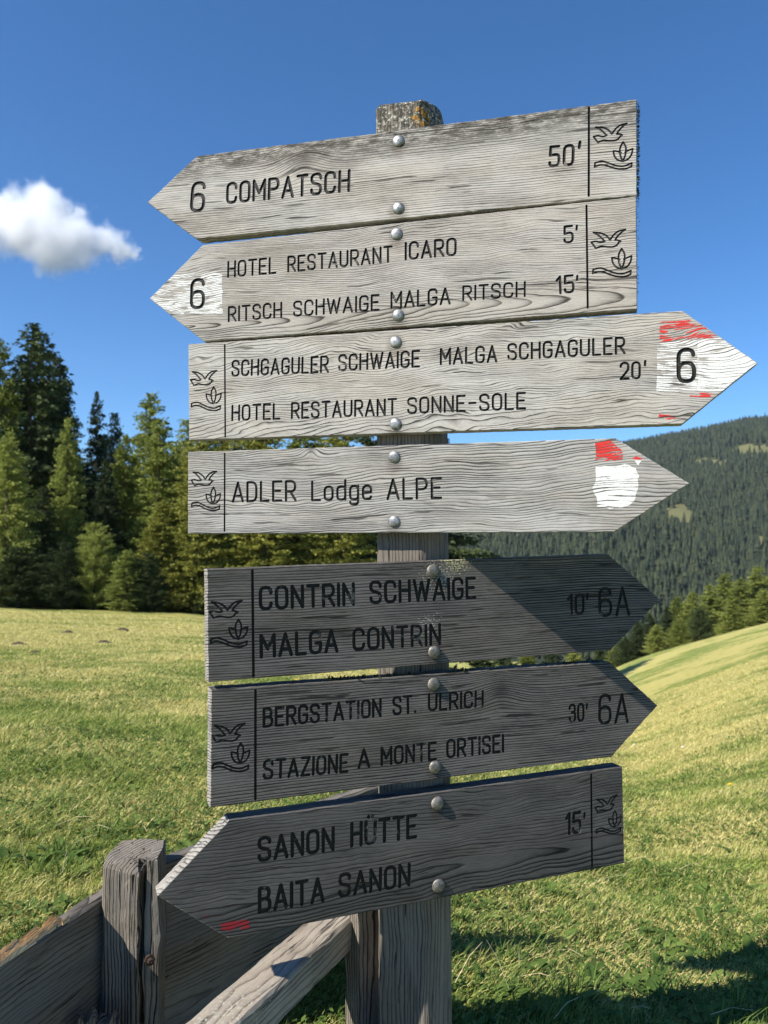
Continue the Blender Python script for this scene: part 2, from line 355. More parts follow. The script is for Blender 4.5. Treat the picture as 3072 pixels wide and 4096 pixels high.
def far_tree_proto(seed, n=7):
    """little tiered conifer, unit height, ragged skirt edges"""
    r = np.random.default_rng(seed); V = []; F = []
    for (z0, z1, rad) in ((0.05, 0.50, 0.20), (0.30, 0.75, 0.145), (0.55, 1.0, 0.095)):
        b = len(V)
        for k in range(n):
            a = 2 * math.pi * (k + r.uniform(-.3, .3)) / n; q = rad * r.uniform(.65, 1.15)
            V.append((q * math.cos(a), q * math.sin(a), z0 + r.uniform(-.06, .06)))
        V.append((r.uniform(-.01, .01), r.uniform(-.01, .01), z1))
        for k in range(n): F.append((b + k, b + (k + 1) % n, b + n))
    return np.array(V), np.array(F)
def forest():
    N = 30000
    ph = np.radians(rng.uniform(-3, 34, N)); Rr = np.sqrt(rng.uniform(640 ** 2, 2060 ** 2, N))
    X = Rr * np.sin(ph); Y = Rr * np.cos(ph)
    keep = vnoise(X / 60, Y / 60, 11) > 0.05
    X, Y = X[keep], Y[keep]; Z = mount(X, Y); k = ~in_clear(X, Y, Z) | (rng.random(len(X)) < .03); X, Y, Z = X[k], Y[k], Z[k]
    H = rng.uniform(11, 25, len(X)); W = H * rng.uniform(.75, 1.15, len(X))
    a, b = px(X, Y, Z + H * .6)
    vis = (a > 1060) & (a < 1680) & (b > 880) & (b < 1330)
    order = np.argsort(np.where(vis, Y / H, 1e9))[:220]
    protos = [far_tree_proto(s) for s in range(6)]
    pm = []
    for v, f in protos: me = mesh_np('far_spruce', v, f); me.materials.append(M_FAR); pm.append(me)
    for q in order:                                    # nearest 220 of the wood: a tree each
        o = bpy.data.objects.new('spruce_tree', pm[int(rng.integers(6))]); C.objects.link(o)
        o.location = (X[q], Y[q], Z[q] - .5); o.scale = (W[q], W[q], H[q]); o.rotation_euler = (0, 0, rng.uniform(0, 6))
        tag(o, 'small dark spruce among many in the wood on the distant mountainside', 'tree', 'spruces in the mountainside wood')
    rest = np.setdiff1d(np.arange(len(X)), order)
    VV = []; FF = []; off = 0
    for p in range(6):
        s = rest[p::6]; v, f = protos[p]; th = rng.uniform(0, 6.28, len(s)); c, sn = np.cos(th)[:, None], np.sin(th)[:, None]
        x = (v[None, :, 0] * c - v[None, :, 1] * sn) * W[s][:, None] + X[s][:, None]; y = (v[None, :, 0] * sn + v[None, :, 1] * c) * W[s][:, None] + Y[s][:, None]
        z = v[None, :, 2] * H[s][:, None] + Z[s][:, None] - .5
        VV.append(np.stack([x, y, z], -1).reshape(-1, 3)); FF.append((f[None] + (np.arange(len(s)) * len(v))[:, None, None] + off).reshape(-1, 3)); off += len(s) * len(v)
    o = link('mountain_forest', mesh_np('mountain_forest', np.concatenate(VV), np.concatenate(FF)), M_FAR)
    tag(o, 'dark spruce forest covering the distant mountainside', 'forest', kind='stuff')
forest()

# ------------------------------------------------------------------ conifers of the near wood
def make_crown(kind, seed, H=16.0):
    r = np.random.default_rng(seed); P = []; D = []; S = []
    if kind == 'spruce': z0, step, nb, Lm, droop, sp, pw = 0.6, 0.33, 10, 3.3, -0.42, 0.15, 0.62
    elif kind == 'larch': z0, step, nb, Lm, droop, sp, pw = 0.5, 0.30, 10, 2.9, -0.16, 0.14, 0.52
    else: z0, step, nb, Lm, droop, sp, pw = 0.2, 0.34, 12, 4.6, 0.12, 0.17, 0.45
    z = z0; lob = r.uniform(.55, 1.25, 400); side = r.uniform(0, 6.28)
    w = 0
    while z < H - .15:
        t = z / H; L0 = Lm * (1 - t) ** pw * (0.55 + 0.45 * min(1, t / .12)) * (0.8 + .35 * lob[w % 400]); w += 1
        for k in range(nb if t < .8 else 5):
            a = r.uniform(0, 6.283); L = L0 * r.uniform(.55, 1.12) * (1 + .18 * math.cos(a - side)); L = max(L, .18)
            if r.random() < .10: continue
            n = max(4, int(L / sp * 3.0)); s = (np.arange(n) + r.random(n)) / n
            s = s ** 0.62
            zz = z + droop * L * s + (0.30 * L * s ** 2 if kind != 'larch' else 0.12 * L * s ** 2) + r.normal(0, .09, n)
            p = np.stack([np.cos(a) * L * s, np.sin(a) * L * s, zz], 1)
            p[:, :2] += r.normal(0, .10 + .05 * L, (n, 2)) * s[:, None]
            for rep in range(3 if kind != 'larch' else 3):
                d = np.stack([np.cos(a + r.normal(0, .75, n)), np.sin(a + r.normal(0, .75, n)), r.normal(-.25 if kind == 'spruce' else .05, .45, n)], 1)
                P.append(p); D.append(d); S.append(np.full(n, 1.0) * r.uniform(.7, 1.3))
        z += step * r.uniform(.7, 1.2) * (1 if t < .75 else .7)
    P = np.concatenate(P); D = np.concatenate(D); S = np.concatenate(S); n = len(P)
    D /= np.linalg.norm(D, axis=1)[:, None]
    U = np.cross(D, r.normal(0, 1, (n, 3))); U /= np.linalg.norm(U, axis=1)[:, None]
    ln = (0.25 if kind == 'spruce' else .21) * S * r.uniform(.6, 1.4, n); wd = ln * (0.20 if kind == 'spruce' else .24)
    a = P - D * ln[:, None] * .3; b = P + U * wd[:, None]; c = P + D * ln[:, None] * .7; d = P - U * wd[:, None]
    V = np.stack([a, b, c, d], 1).reshape(-1, 3); F = np.arange(4 * n).reshape(-1, 4)
    return mesh_np('crown', V, F)
def make_trunk(H, seed):
    r = random.Random(seed); V = []; F = []; n = 9; lv = 10
    for i in range(lv):
        t = i / (lv - 1); rad = 0.24 * (1 - t) ** .8 + .01; cx, cy = r.uniform(-.04, .04), r.uniform(-.04, .04)
        for k in range(n): V.append((cx + rad * math.cos(6.283 * k / n), cy + rad * math.sin(6.283 * k / n), t * H * .98 - .3))
    for i in range(lv - 1):
        for k in range(n): F.append((i * n + k, i * n + (k + 1) % n, (i + 1) * n + (k + 1) % n, (i + 1) * n + k))
    for q in range(26):                                # bare limbs
        z = r.uniform(.08, .85) * H; a = r.uniform(0, 6.28); L = 2.0 * (1 - z / H) + .3; b = len(V)
        for (s, rad) in ((0, .045), (1, .012)):
            for k in range(4): V.append((math.cos(a) * L * s + rad * math.cos(1.57 * k) * math.sin(a), math.sin(a) * L * s - rad * math.cos(1.57 * k) * math.cos(a), z - .15 * L * s + rad * math.sin(1.57 * k)))
        for k in range(4): F.append((b + k, b + (k + 1) % 4, b + 4 + (k + 1) % 4, b + 4 + k))
    return mesh('trunk', V, F, True)
H0 = 16.0
CR = {('spruce', i): make_crown('spruce', 10 + i) for i in range(3)}
CR.update({('larch', i): make_crown('larch', 20 + i) for i in range(4)})
CR.update({('pine', i): make_crown('pine', 30 + i) for i in range(2)})
TRK = [make_trunk(H0, 40 + i) for i in range(3)]
def crown_copy(kind, i, mat, cache={}):
    k = (kind, i, mat.name)
    if k not in cache:
        me = CR[(kind, i)].copy(); me.materials.clear(); me.materials.append(mat); cache[k] = me
    return cache[k]
for m in TRK: m.materials.append(M_BARK)
def tree(kind, i, mat, xd, yd, hw, Y, label, group, base=None):
    """tip at (xd, yd), half width hw (view pixels) at depth Y"""
    top = at_depth(xd, yd, Y); zb = float(terr(top.x, top.y)) if base is None else base; H = top.z - zb
    nm = {'spruce': 'spruce_tree', 'larch': 'larch_tree', 'pine': 'pine_tree'}[kind]
    e = empty(nm, (top.x, top.y, zb), random.uniform(0, 6.28)); tag(e, label, 'tree', group)
    sx = hw * Y / 1662.0 / {'spruce': 2.6, 'larch': 2.35, 'pine': 3.8}[kind]; sc_ = H / H0
    c = link('crown', crown_copy(kind, i, mat), mat, e); c.scale = (sx, sx, sc_)
    t = link('trunk', TRK[(i + int(xd)) % 3], M_BARK, e); t.scale = (max(.35, sx), max(.35, sx), sc_)
    return e
GL = 'conifers of the wood beyond the meadow'
S_, L_, P_ = 'spruce', 'larch', 'pine'
for a in [
    (S_, 0, M_SPRUCE, 68, 692, 108, 50, 'tallest and darkest spruce of the wood, standing above all its neighbours'),
    (L_, 0, M_LARCH, 2, 728, 62, 49, 'tall green larch at the edge of the photo beside the darkest spruce'),
    (L_, 1, M_SPRUCE, 96, 716, 84, 58, 'thin topped conifer half hidden behind the darkest spruce'),
    (S_, 1, M_SPRUCE, 128, 770, 82, 53, 'broad dark spruce leaning out of the darkest spruce towards the gap'),
    (L_, 2, M_LARCH, 147, 896, 42, 46, 'narrow bright green larch in front of the dark spruces'),
    (S_, 2, M_SPRUCE, 210, 842, 44, 62, 'slender sparse spruce alone against the sky between two groups'),
    (L_, 3, M_SPRUCE, 248, 888, 40, 60, 'short sparse conifer just beside the slender spruce in the gap'),
    (L_, 1, M_LARCH, 325, 846, 74, 52, 'broad green larch with a rounded top near the sign boards'),
    (L_, 0, M_LARCH, 345, 902, 62, 47, 'yellow green larch in front of the round topped larch'),
    (L_, 2, M_LARCH, 270, 934, 50, 48, 'bushy larch at the foot of the sky gap'),
    (S_, 0, M_SPRUCE, 229, 985, 44, 46, 'grey green spruce below the slender spruce'),
    (L_, 3, M_LARCH, 404, 902, 55, 56, 'larch half covered by the end of the sign boards'),
    (L_, 1, M_LARCH, 18, 930, 58, 43, 'low spreading larch in front of the tall larch at the photo edge'),
    (S_, 2, M_SPRUCE, 92, 1050, 58, 45, 'dark spruce filling the shade under the darkest spruce'),
    (P_, 0, M_SPRUCE, 142, 1172, 40, 42, 'small blue green pine at the meadow edge'),
    (P_, 1, M_LARCH, 205, 1128, 46, 43, 'bushy light green pine at the meadow edge'),
    (L_, 2, M_LARCH, 275, 1186, 36, 41.5, 'small pointed yellow green larch at the meadow edge'),
    (P_, 0, M_SPRUCE, 320, 1196, 46, 42, 'low rounded dark pine at the meadow edge'),
    (L_, 0, M_GOLD, 350, 1080, 52, 45, 'yellowing larch behind the low dark pine'),
    (P_, 1, M_SPRUCE, 40, 1180, 70, 42, 'wide low pine at the photo edge by the meadow'),
    (L_, 3, M_GOLD, 425, 915, 60, 45, 'yellowing larch beside the lower sign boards'),
    (L_, 1, M_GOLD, 480, 880, 95, 47, 'broad golden larch behind the gap between the sign boards'),
    (L_, 2, M_GOLD, 575, 895, 90, 46, 'rounded golden larch left of the sign post behind the boards'),
    (L_, 0, M_LARCH, 660, 880, 95, 50, 'tall green larch behind the sign boards beside the golden larches'),
    (L_, 3, M_GOLD, 740, 890, 85, 46, 'golden larch just left of the post behind the boards'),
    (S_, 1, M_SPRUCE, 545, 850, 90, 56, 'dark spruce standing behind the golden larches'),
    (S_, 0, M_SPRUCE, 905, 845, 150, 66, 'dark spruce right behind the sign post, its branches reaching out past the post'),
    (S_, 2, M_SPRUCE, 790, 850, 95, 55, 'dark spruce behind the boards left of the post spruce'),
    ]:
    tree(*a, GL)
for a in [
    (S_, 1, M_SPRUCE, 185, 1000, 70, 60, 'dark spruce deep in the wood under the slender spruce'),
    (S_, 0, M_SPRUCE, 290, 985, 75, 60, 'dark spruce deep in the wood behind the bushy larch'),
    (S_, 2, M_SPRUCE, 385, 960, 75, 61, 'dark spruce deep in the wood behind the round topped larch'),
    (S_, 1, M_SPRUCE, 640, 960, 90, 60, 'dark spruce hidden behind the boards left of the post'),
    (S_, 0, M_SPRUCE, 20, 830, 60, 56, 'dark spruce at the photo edge behind the low spreading larch'),
    ]: tree(*a, GL)
GR = 'conifers behind the mown slope'
k = 0
for a in [
    (L_, 0, M_LARCH, 1636, 1236, 40, 112, 'tallest larch of the row behind the mown slope at the photo edge'),
    (L_, 1, M_LARCH, 1600, 1262, 36, 110, 'green larch second from the photo edge behind the mown slope'),
    (L_, 2, M_LARCH, 1565, 1250, 36, 116, 'broad topped larch in the middle of the row behind the mown slope'),
    (L_, 3, M_LARCH, 1530, 1275, 33, 112, 'larch with a pointed tip left of the broad topped larch'),
    (L_, 0, M_LARCH, 1495, 1290, 32, 114, 'larch where the row begins to drop towards the valley'),
    (L_, 2, M_LARCH, 1462, 1300, 30, 116, 'slim larch in the dropping part of the row'),
    (S_, 1, M_SPRUCE, 1440, 1322, 26, 112, 'dark spruce between the slim larches of the row'),
    (S_, 2, M_SPRUCE, 1405, 1338, 26, 104, 'dark spruce at the foot of the row beside the arrow tip'),
    (S_, 0, M_SPRUCE, 1378, 1352, 26, 102, 'dark spruce beside the arrow tip of the dark boards'),
    (L_, 1, M_LARCH, 1420, 1362, 22, 98, 'short larch at the lower end of the mown slope'),
    (P_, 0, M_SPRUCE, 1352, 1378, 26, 100, 'low dark pine at the lower end of the mown slope'),
    (L_, 3, M_LARCH, 1652, 1290, 34, 104, 'shorter larch in front of the tallest one at the photo edge'),
    (L_, 1, M_LARCH, 1580, 1312, 28, 103, 'short bushy larch in front of the row'),
    (P_, 1, M_SPRUCE, 1512, 1322, 26, 106, 'rounded dark green pine in front of the row'),
    (P_, 0, M_LARCH, 1470, 1352, 24, 101, 'small bush of a pine on the crest of the mown slope'),
    (L_, 0, M_LARCH, 1330, 1396, 22, 108, 'small larch seen under the tip of the upper dark board'),
    (S_, 1, M_SPRUCE, 1296, 1392, 22, 112, 'small spruce seen between the two upper dark boards near their tips'),
    (L_, 2, M_LARCH, 1240, 1398, 24, 112, 'small green larch seen through the gap between the two upper dark boards'),
    (S_, 0, M_SPRUCE, 1190, 1390, 24, 118, 'small dark spruce in the middle of the gap between the dark boards'),
    (L_, 3, M_LARCH, 1140, 1394, 26, 112, 'small pale larch in the gap between the dark boards'),
    (S_, 2, M_SPRUCE, 1090, 1385, 28, 108, 'dark spruce where the meadow drops away in the gap between the boards'),
    (S_, 1, M_SPRUCE, 1040, 1375, 30, 104, 'dark spruce nearest the post in the gap between the dark boards'),
    ]:
    tree(a[0], a[1], a[2], a[3], a[4] - (14 if a[4] < 1370 else 0), a[5], a[6], a[7], GR)

# ------------------------------------------------------------------ the stroke alphabet of the routed letters
def rpath(pts, closed=False):
    out = []; n = len(pts)
    for i, p in enumerate(pts):
        r = p[2] if len(p) > 2 else 0; P = Vector(p[:2])
        if r == 0 or (not closed and i in (0, n - 1)): out.append(P); continue
        A = Vector(pts[i - 1][:2]); B = Vector(pts[(i + 1) % n][:2]); a = A - P; b = B - P
        ra = min(r, a.length * .5 if len(pts[i - 1]) > 2 else a.length); rb = min(r, b.length * .5 if len(pts[(i + 1) % n]) > 2 else b.length)
        s = P + a.normalized() * ra; e = P + b.normalized() * rb
        for k in range(6):
            q = k / 5; w = 0.42
            # rational-ish arc: quadratic pulled towards the corner
            out.append((s * (1 - q) ** 2 + P * 2 * q * (1 - q) + e * q * q))
    if closed: out.append(out[0].copy())
    return out
def box_(x0, y0, x1, y1, r): return rpath([(x0, y0, r), (x0, y1, r), (x1, y1, r), (x1, y0, r)], True)
G = {}
def g(ch, w, *paths): G[ch] = (w, [rpath(p) if not isinstance(p, tuple) else p[0] for p in paths])
g('A', .56, [(0, 0), (.28, 1), (.56, 0)], [(.09, .3), (.47, .3)])
g('B', .5, [(0, 0), (0, 1), (.46, 1, .24), (.46, .53, .24), (0, .53)], [(.1, .53), (.5, .53, .26), (.5, 0, .26), (0, 0)])
g('C', .5, [(.5, .74), (.5, 1, .26), (0, 1, .26), (0, 0, .26), (.5, 0, .26), (.5, .26)])
g('D', .5, [(0, 0), (0, 1), (.5, 1, .3), (.5, 0, .3), (0, 0)])
g('E', .45, [(.45, 0), (0, 0), (0, 1), (.45, 1)], [(0, .52), (.38, .52)])
g('G', .5, [(.5, .76), (.5, 1, .26), (0, 1, .26), (0, 0, .26), (.5, 0, .26), (.5, .46), (.27, .46)])
g('H', .5, [(0, 0), (0, 1)], [(.5, 0), (.5, 1)], [(0, .52), (.5, .52)])
g('I', 0, [(0, 0), (0, 1)])
g('L', .42, [(0, 1), (0, 0), (.42, 0)])
g('M', .62, [(0, 0), (0, 1), (.31, .35), (.62, 1), (.62, 0)])
g('N', .5, [(0, 0), (0, 1), (.5, 0), (.5, 1)])
g('O', .5, (box_(0, 0, .5, 1, .26),))
g('P', .5, [(0, 0), (0, 1), (.5, 1, .27), (.5, .46, .27), (0, .46)])
g('R', .5, [(0, 0), (0, 1), (.5, 1, .27), (.5, .46, .27), (0, .46)], [(.24, .46), (.52, 0)])
g('S', .5, [(.5, .77), (.5, 1, .25), (0, 1, .25), (0, .58, .2), (.5, .44, .2), (.5, 0, .25), (0, 0, .25), (0, .23)])
g('T', .52, [(0, 1), (.52, 1)], [(.26, 1), (.26, 0)])
g('U', .5, [(0, 1), (0, 0, .26), (.5, 0, .26), (.5, 1)])
g('Ü', .5, [(0, 1), (0, 0, .26), (.5, 0, .26), (.5, 1)], [(.14, 1.2), (.14, 1.22)], [(.36, 1.2), (.36, 1.22)])
g('W', .8, [(0, 1), (.2, 0), (.4, .9), (.6, 0), (.8, 1)])
g('Z', .48, [(0, 1), (.48, 1), (0, 0), (.48, 0)])
g('o', .42, (box_(0, 0, .42, .7, .2),))
g('d', .42, (box_(0, 0, .42, .7, .2),), [(.42, 0), (.42, 1.02)])
g('g', .42, (box_(0, 0, .42, .7, .2),), [(.42, .7), (.42, -.28, .2), (.02, -.26, .16), (.0, -.14)])
g('e', .42, [(0, .36), (.42, .36), (.42, .7, .2), (0, .7, .2), (0, 0, .2), (.41, 0, .2), (.41, .13)])
g('0', .46, (box_(0, 0, .46, 1, .25),))
g('1', .2, [(0, .78), (.2, 1), (.2, 0)])
g('2', .48, [(0, .76), (0, 1, .24), (.48, 1, .24), (.48, .56, .14), (0, 0), (.5, 0)])
g('3', .48, [(0, .78), (0, 1, .22), (.46, 1, .22), (.46, .54, .2), (.2, .54)], [(.2, .54), (.48, .54, .22), (.48, 0, .22), (0, 0, .22), (0, .22)])
g('5', .48, [(.45, 1), (.03, 1), (.02, .56), (.48, .62, .25), (.48, 0, .25), (0, 0, .22), (0, .2)])
g('6', .5, [(.48, .82), (.48, 1, .24), (0, 1, .26), (0, .3)], (box_(0, 0, .5, .58, .25),))
g('-', .42, [(.02, .5), (.4, .5)])
g('.', 0, [(0, .03), (0, .05)])
g("'", 0, [(0, 1), (0, 0)])
EMB = [  # the bird, the plant and the path, in its own pixel frame
    rpath([(105, 358), (140, 363, 8), (165, 378, 8), (182, 402), (200, 374, 12), (222, 358, 12), (252, 354), (230, 370, 8), (214, 388, 8), (205, 404), (218, 406, 4), (231, 413), (221, 418), (214, 431, 8), (196, 439, 10), (165, 436, 10), (142, 430, 10), (116, 440), (95, 407), (116, 404, 6), (140, 412, 8), (158, 407), (140, 386, 8), (124, 370, 8)], True),
    rpath([(235, 450), (220, 478, 14), (222, 520, 14), (235, 552), (247, 520, 14), (250, 478, 14)], True),
    rpath([(226, 505), (208, 496, 8), (190, 493), (194, 520, 12), (210, 544, 10), (235, 552)]),
    rpath([(245, 505), (262, 496, 8), (280, 490), (277, 518, 12), (261, 543, 10), (235, 552)]),
    rpath([(104, 547), (138, 540, 14), (170, 556, 14), (205, 573, 14), (240, 579, 14), (277, 564), (275, 583), (250, 593, 10), (220, 592, 14), (188, 582, 14), (152, 563, 14), (124, 560, 10), (102, 568)], True),
]

# ------------------------------------------------------------------ the sign boards
YAW_A, YAW_B, TH = -15.0, 21.0, 0.028
def nrm(yaw): return Vector((math.sin(R_(yaw)), -math.cos(R_(yaw)), 0))
CAMV = Vector((0, 0, EYE))
class Plane:
    def __init__(s, yaw, d): s.n = nrm(yaw); s.d = d; s.u = Vector((math.cos(R_(yaw)), math.sin(R_(yaw)), 0))
    def hit(s, x, y): q = ray(x, y); return q * (s.d / q.dot(s.n)) + CAMV
PA = Plane(YAW_A, -1.5 * math.cos(R_(15)))
POSTF = Plane(YAW_A, PA.d - TH)
corner = POSTF.hit(1694, 2240) - CAMV
THB = 0.036
PB = Plane(YAW_B, nrm(YAW_B).dot(corner) + THB)

def groove_mat():
    t = NT('black_groove_paint'); co = t.coord(); n = t.noise(co, 130.0, 4.0, .65); m = t.noise(co, 18.0, 3.0, .6)
    c = t.mix(t.mapr(t.math('MULTIPLY_ADD', m, .5, t.math('MULTIPLY', n, .5)), .57, .66), (.013, .012, .011), (.17, .155, .135))
    return t.base(c, .7, .3, t.bump(n, 1.0, .001))
M_GROOVE = groove_mat()
M_BOLT = plain('galvanised_steel', (0.27, 0.275, 0.275), 0.5, 0.7, 130.0, 0.4, 0.0007)
M_BOLT2 = plain('dull_steel', (0.22, 0.20, 0.175), 0.55, 0.45, 130.0, 0.45, 0.0007)
M_RED = (0.62, 0.04, 0.035); M_WHITE = (0.72, 0.71, 0.685)

post_base = Vector((corner.x, corner.y + .04, 0.0))
signpost = empty('signpost', post_base)
tag(signpost, 'weathered wooden trail signpost with seven carved arrow boards bolted to its post', 'signpost')

def capsule(a, b, r):
    d = b - a
    ang = math.atan2(d.y, d.x) if d.length > 1e-9 else 0.0
    return [(b.x + r * math.cos(ang + q), b.y + r * math.sin(ang + q)) for q in np.linspace(-math.pi / 2, math.pi / 2, 6)] + \
           [(a.x + r * math.cos(ang + q), a.y + r * math.sin(ang + q)) for q in np.linspace(math.pi / 2, 3 * math.pi / 2, 6)]
def ragged(poly, step, amp, seed):
    r = random.Random(seed); out = []
    for i, a in enumerate(poly):
        a = Vector(a); b = Vector(poly[(i + 1) % len(poly)]); n = max(1, int((b - a).length / step)); d = (b - a).normalized(); nn = Vector((-d.y, d.x))
        for k in range(n): out.append(tuple(a + (b - a) * (k / n) + nn * r.uniform(-amp, amp)))
    return out
def grooves(polys, holes_all):
    pass

def cdt_regions(board, groups):
    """triangulates the board's front with every stroke and paint outline cut in; returns verts and triangles per group (0 = bare board)"""
    V = []; F = []; owner = []
    K = 100.0
    def add(poly, own):
        if sum(p[0] * q[1] - q[0] * p[1] for p, q in zip(poly, poly[1:] + poly[:1])) < 0: poly = poly[::-1]
        b = len(V); V.extend(Vector((p[0] * K, p[1] * K)) for p in poly); F.append(list(range(b, b + len(poly)))); owner.append(own)
    add(board, 0)
    for gi, polys in groups:
        for p in polys: add(p, gi)
    vc, ed, fc, ov, oe, of = delaunay_2d_cdt(V, [], F, 1, 1e-5)
    tris = {}
    for f, o in zip(fc, of):
        ow = [owner[q] for q in o]
        if 0 not in ow: continue
        tris.setdefault(max(ow), []).append(tuple(f))
    return [(v.x / K, v.y / K) for v in vc], tris

def board(spec):
    TH = spec.get('th', 0.028); pl = spec['plane']; hit = pl.hit; corners = [hit(*c) for c in spec['corners']]
    P0 = sum(corners, Vector()) / 4
    # frame of the board: x along it, z up, y into the wood
    x = ((corners[1] - corners[0]) + (corners[2] - corners[3])).normalized(); y = -pl.n; z = x.cross(y).normalized()
    def uv(px_): q = hit(*px_) - P0; return Vector((q.dot(x), q.dot(z)))
    outl = [uv(c) for c in spec['outline']]
    if sum(a.x * b.y - b.x * a.y for a, b in zip(outl, outl[1:] + outl[:1])) < 0: outl.reverse()
    rag = ragged([tuple(p) for p in outl], 0.008, spec.get('rag', 0.00035), spec['seed'])
    n = len(rag); ins = []
    for i in range(n):
        a, b, c = Vector(rag[i - 1]), Vector(rag[i]), Vector(rag[(i + 1) % n]); d = (c - a).normalized(); nn = Vector((-d.y, d.x)); ins.append(tuple(b + nn * 0.0013))
    # strokes
    words = []; lines = []; emb = []
    for (txt, bl, br, tl, wd) in spec['text']:
        o = uv(bl); ex = uv(br) - o; ey = uv(tl) - o; ax = ex.normalized(); up = Vector((-ax.y, ax.x)); cap = ey.dot(up)
        gap = .26; tot = sum(G[c][0] for c in txt) + gap * (len(txt) - 1); s = wd * cap / 2
        sxl = (ex.length - 0) / max(tot, .01) if tot > .05 else cap
        xx = 0; letters = []; words.append(letters)
        for c in txt:
            w, paths = G[c]
            for p in paths:
                q = [o + ax * ((xx + v.x) * sxl) + up * (v.y * cap) for v in p]
                for a, b in zip(q, q[1:]): letters.append(capsule(a, b, s))
            xx += w + gap
    for i in range(len(words) - 1, 0, -1):
        if spec['text'][i][0] == "'": words[i - 1] += words[i]; words[i] = []
    for (a, b, wd) in spec['lines']: lines.append(capsule(uv(a), uv(b), wd / 2))
    ea, eb, ec = [uv(q) for q in spec['emblem']]; fx = (eb - ea) / 145.0; fy = (ec - ea) / 210.0
    for p in EMB:
        q = [ea + fx * (v.x - 105) + fy * (v.y - 358) for v in p]
        for a, b in zip(q, q[1:]): emb.append(capsule(a, b, spec.get('ew', .0017)))
    groups = []; paints = spec.get('paint', [])
    for k, (poly, mat, rg) in enumerate(paints): groups.append((k + 1, [ragged([tuple(uv(q)) for q in poly], 0.006, rg, 90 + k)]))
    nP = len(paints); groups += [(nP + 1, emb), (nP + 2, lines)] + [(nP + 3 + i, w_) for i, w_ in enumerate(words)]
    vs, tris = cdt_regions(ins, groups)
    rootm = Matrix.Translation(P0 - post_base) @ Matrix((x, y, z)).transposed().to_4x4()
    def put(idx, depth, walls):
        used = {}; V = []; F = []
        def vid(i, dd):
            if (i, dd) not in used: used[(i, dd)] = len(V); V.append((vs[i][0], dd, vs[i][1]))
            return used[(i, dd)]
        cnt = {}
        for t in tris.get(idx, []):
            F.append(tuple(vid(i, depth) for i in t))
            for a, b in zip(t, t[1:] + t[:1]): cnt[(a, b)] = 1
        if walls:
            for (a, b) in cnt:
                if (b, a) not in cnt: F.append((vid(a, depth), vid(a, 0.0), vid(b, 0.0), vid(b, depth)))
        return V, F
    V, F = put(0, 0.0, False)
    b0 = len(V); r0 = len(ins)
    V += [(p[0], 0.0, p[1]) for p in ins] + [(p[0], 0.0013, p[1]) for p in rag] + [(p[0], TH - .001, p[1]) for p in rag] + [(p[0], TH, p[1]) for p in ins]
    endf = []
    for lv in range(3):
        for i in range(r0):
            j = (i + 1) % r0; dd = Vector(rag[j]) - Vector(rag[i])
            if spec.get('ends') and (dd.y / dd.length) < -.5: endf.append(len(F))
            F.append((b0 + lv * r0 + i, b0 + (lv + 1) * r0 + i, b0 + (lv + 1) * r0 + j, b0 + lv * r0 + j))
    F.append(tuple(b0 + 3 * r0 + i for i in range(r0)))
    spec['wood']['stains'] = [(uv(q).x, uv(q).y, .019) for q in spec['bolts']]
    wm = wood('grey_timber', seed=spec['seed'] * 1.7, **spec['wood'])
    sme = mesh('sign_board', V, F)
    ob = link('sign_board', sme, [wm, wood('sunlit_end_grain', seed=spec['seed'] * 1.7, **dict(spec['wood'], light=(.34, .32, .29), dark=(.05, .045, .04), edge=None, specks=None))] if endf else wm, signpost)  # left end faces lighter: sunlight on them is put into the colour
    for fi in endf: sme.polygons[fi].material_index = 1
    ob.matrix_local = rootm
    tag(ob, spec['label'])
    wn_ = [('carved_number' if tx[0][0].isdigit() or tx[0] == "'" else 'carved_word') for tx in spec['text']]
    for idx, nm, dp in [(nP + 2, 'divider_line', .0032), (nP + 1, 'emblem', .0018)] + [(nP + 3 + i, w_, .0026) for i, w_ in enumerate(wn_)]:
        V, F = put(idx, dp, True)
        if F: link(nm, mesh(nm, V, F), M_GROOVE, ob)
    for k, (poly, pm, rg) in enumerate(paints):
        V, F = put(k + 1, -0.0001, False)
        po = link('paint_mark', mesh('paint_mark', V, F), wood('flaking_paint', seed=spec['seed'] * 1.7, paint=pm, **spec['wood']), ob)
    for (bx, by) in spec['bolts']:
        q = uv((bx, by)); rb = spec.get('br', 0.0118); V = []; F = []; m = 20
        prof = [(1.0, 0.0), (1.0, .08), (.95, .16), (.82, .28), (.60, .37), (.32, .42), (.001, .44)]
        dx, dz = random.uniform(-.0003, .0003), random.uniform(-.0003, .0003)
        for (rr_, hh) in prof:
            for k in range(m): a = 6.28319 * k / m; V.append((q.x + rb * rr_ * math.cos(a) + dx * hh, -rb * hh - .0002, q.y + rb * rr_ * math.sin(a) + dz * hh))
        for i in range(len(prof) - 1):
            for k in range(m): F.append((i * m + k, (i + 1) * m + k, (i + 1) * m + (k + 1) % m, i * m + (k + 1) % m))
        link('bolt', mesh('bolt', V, F, True), spec.get('bm', M_BOLT), ob)
    return ob, uv

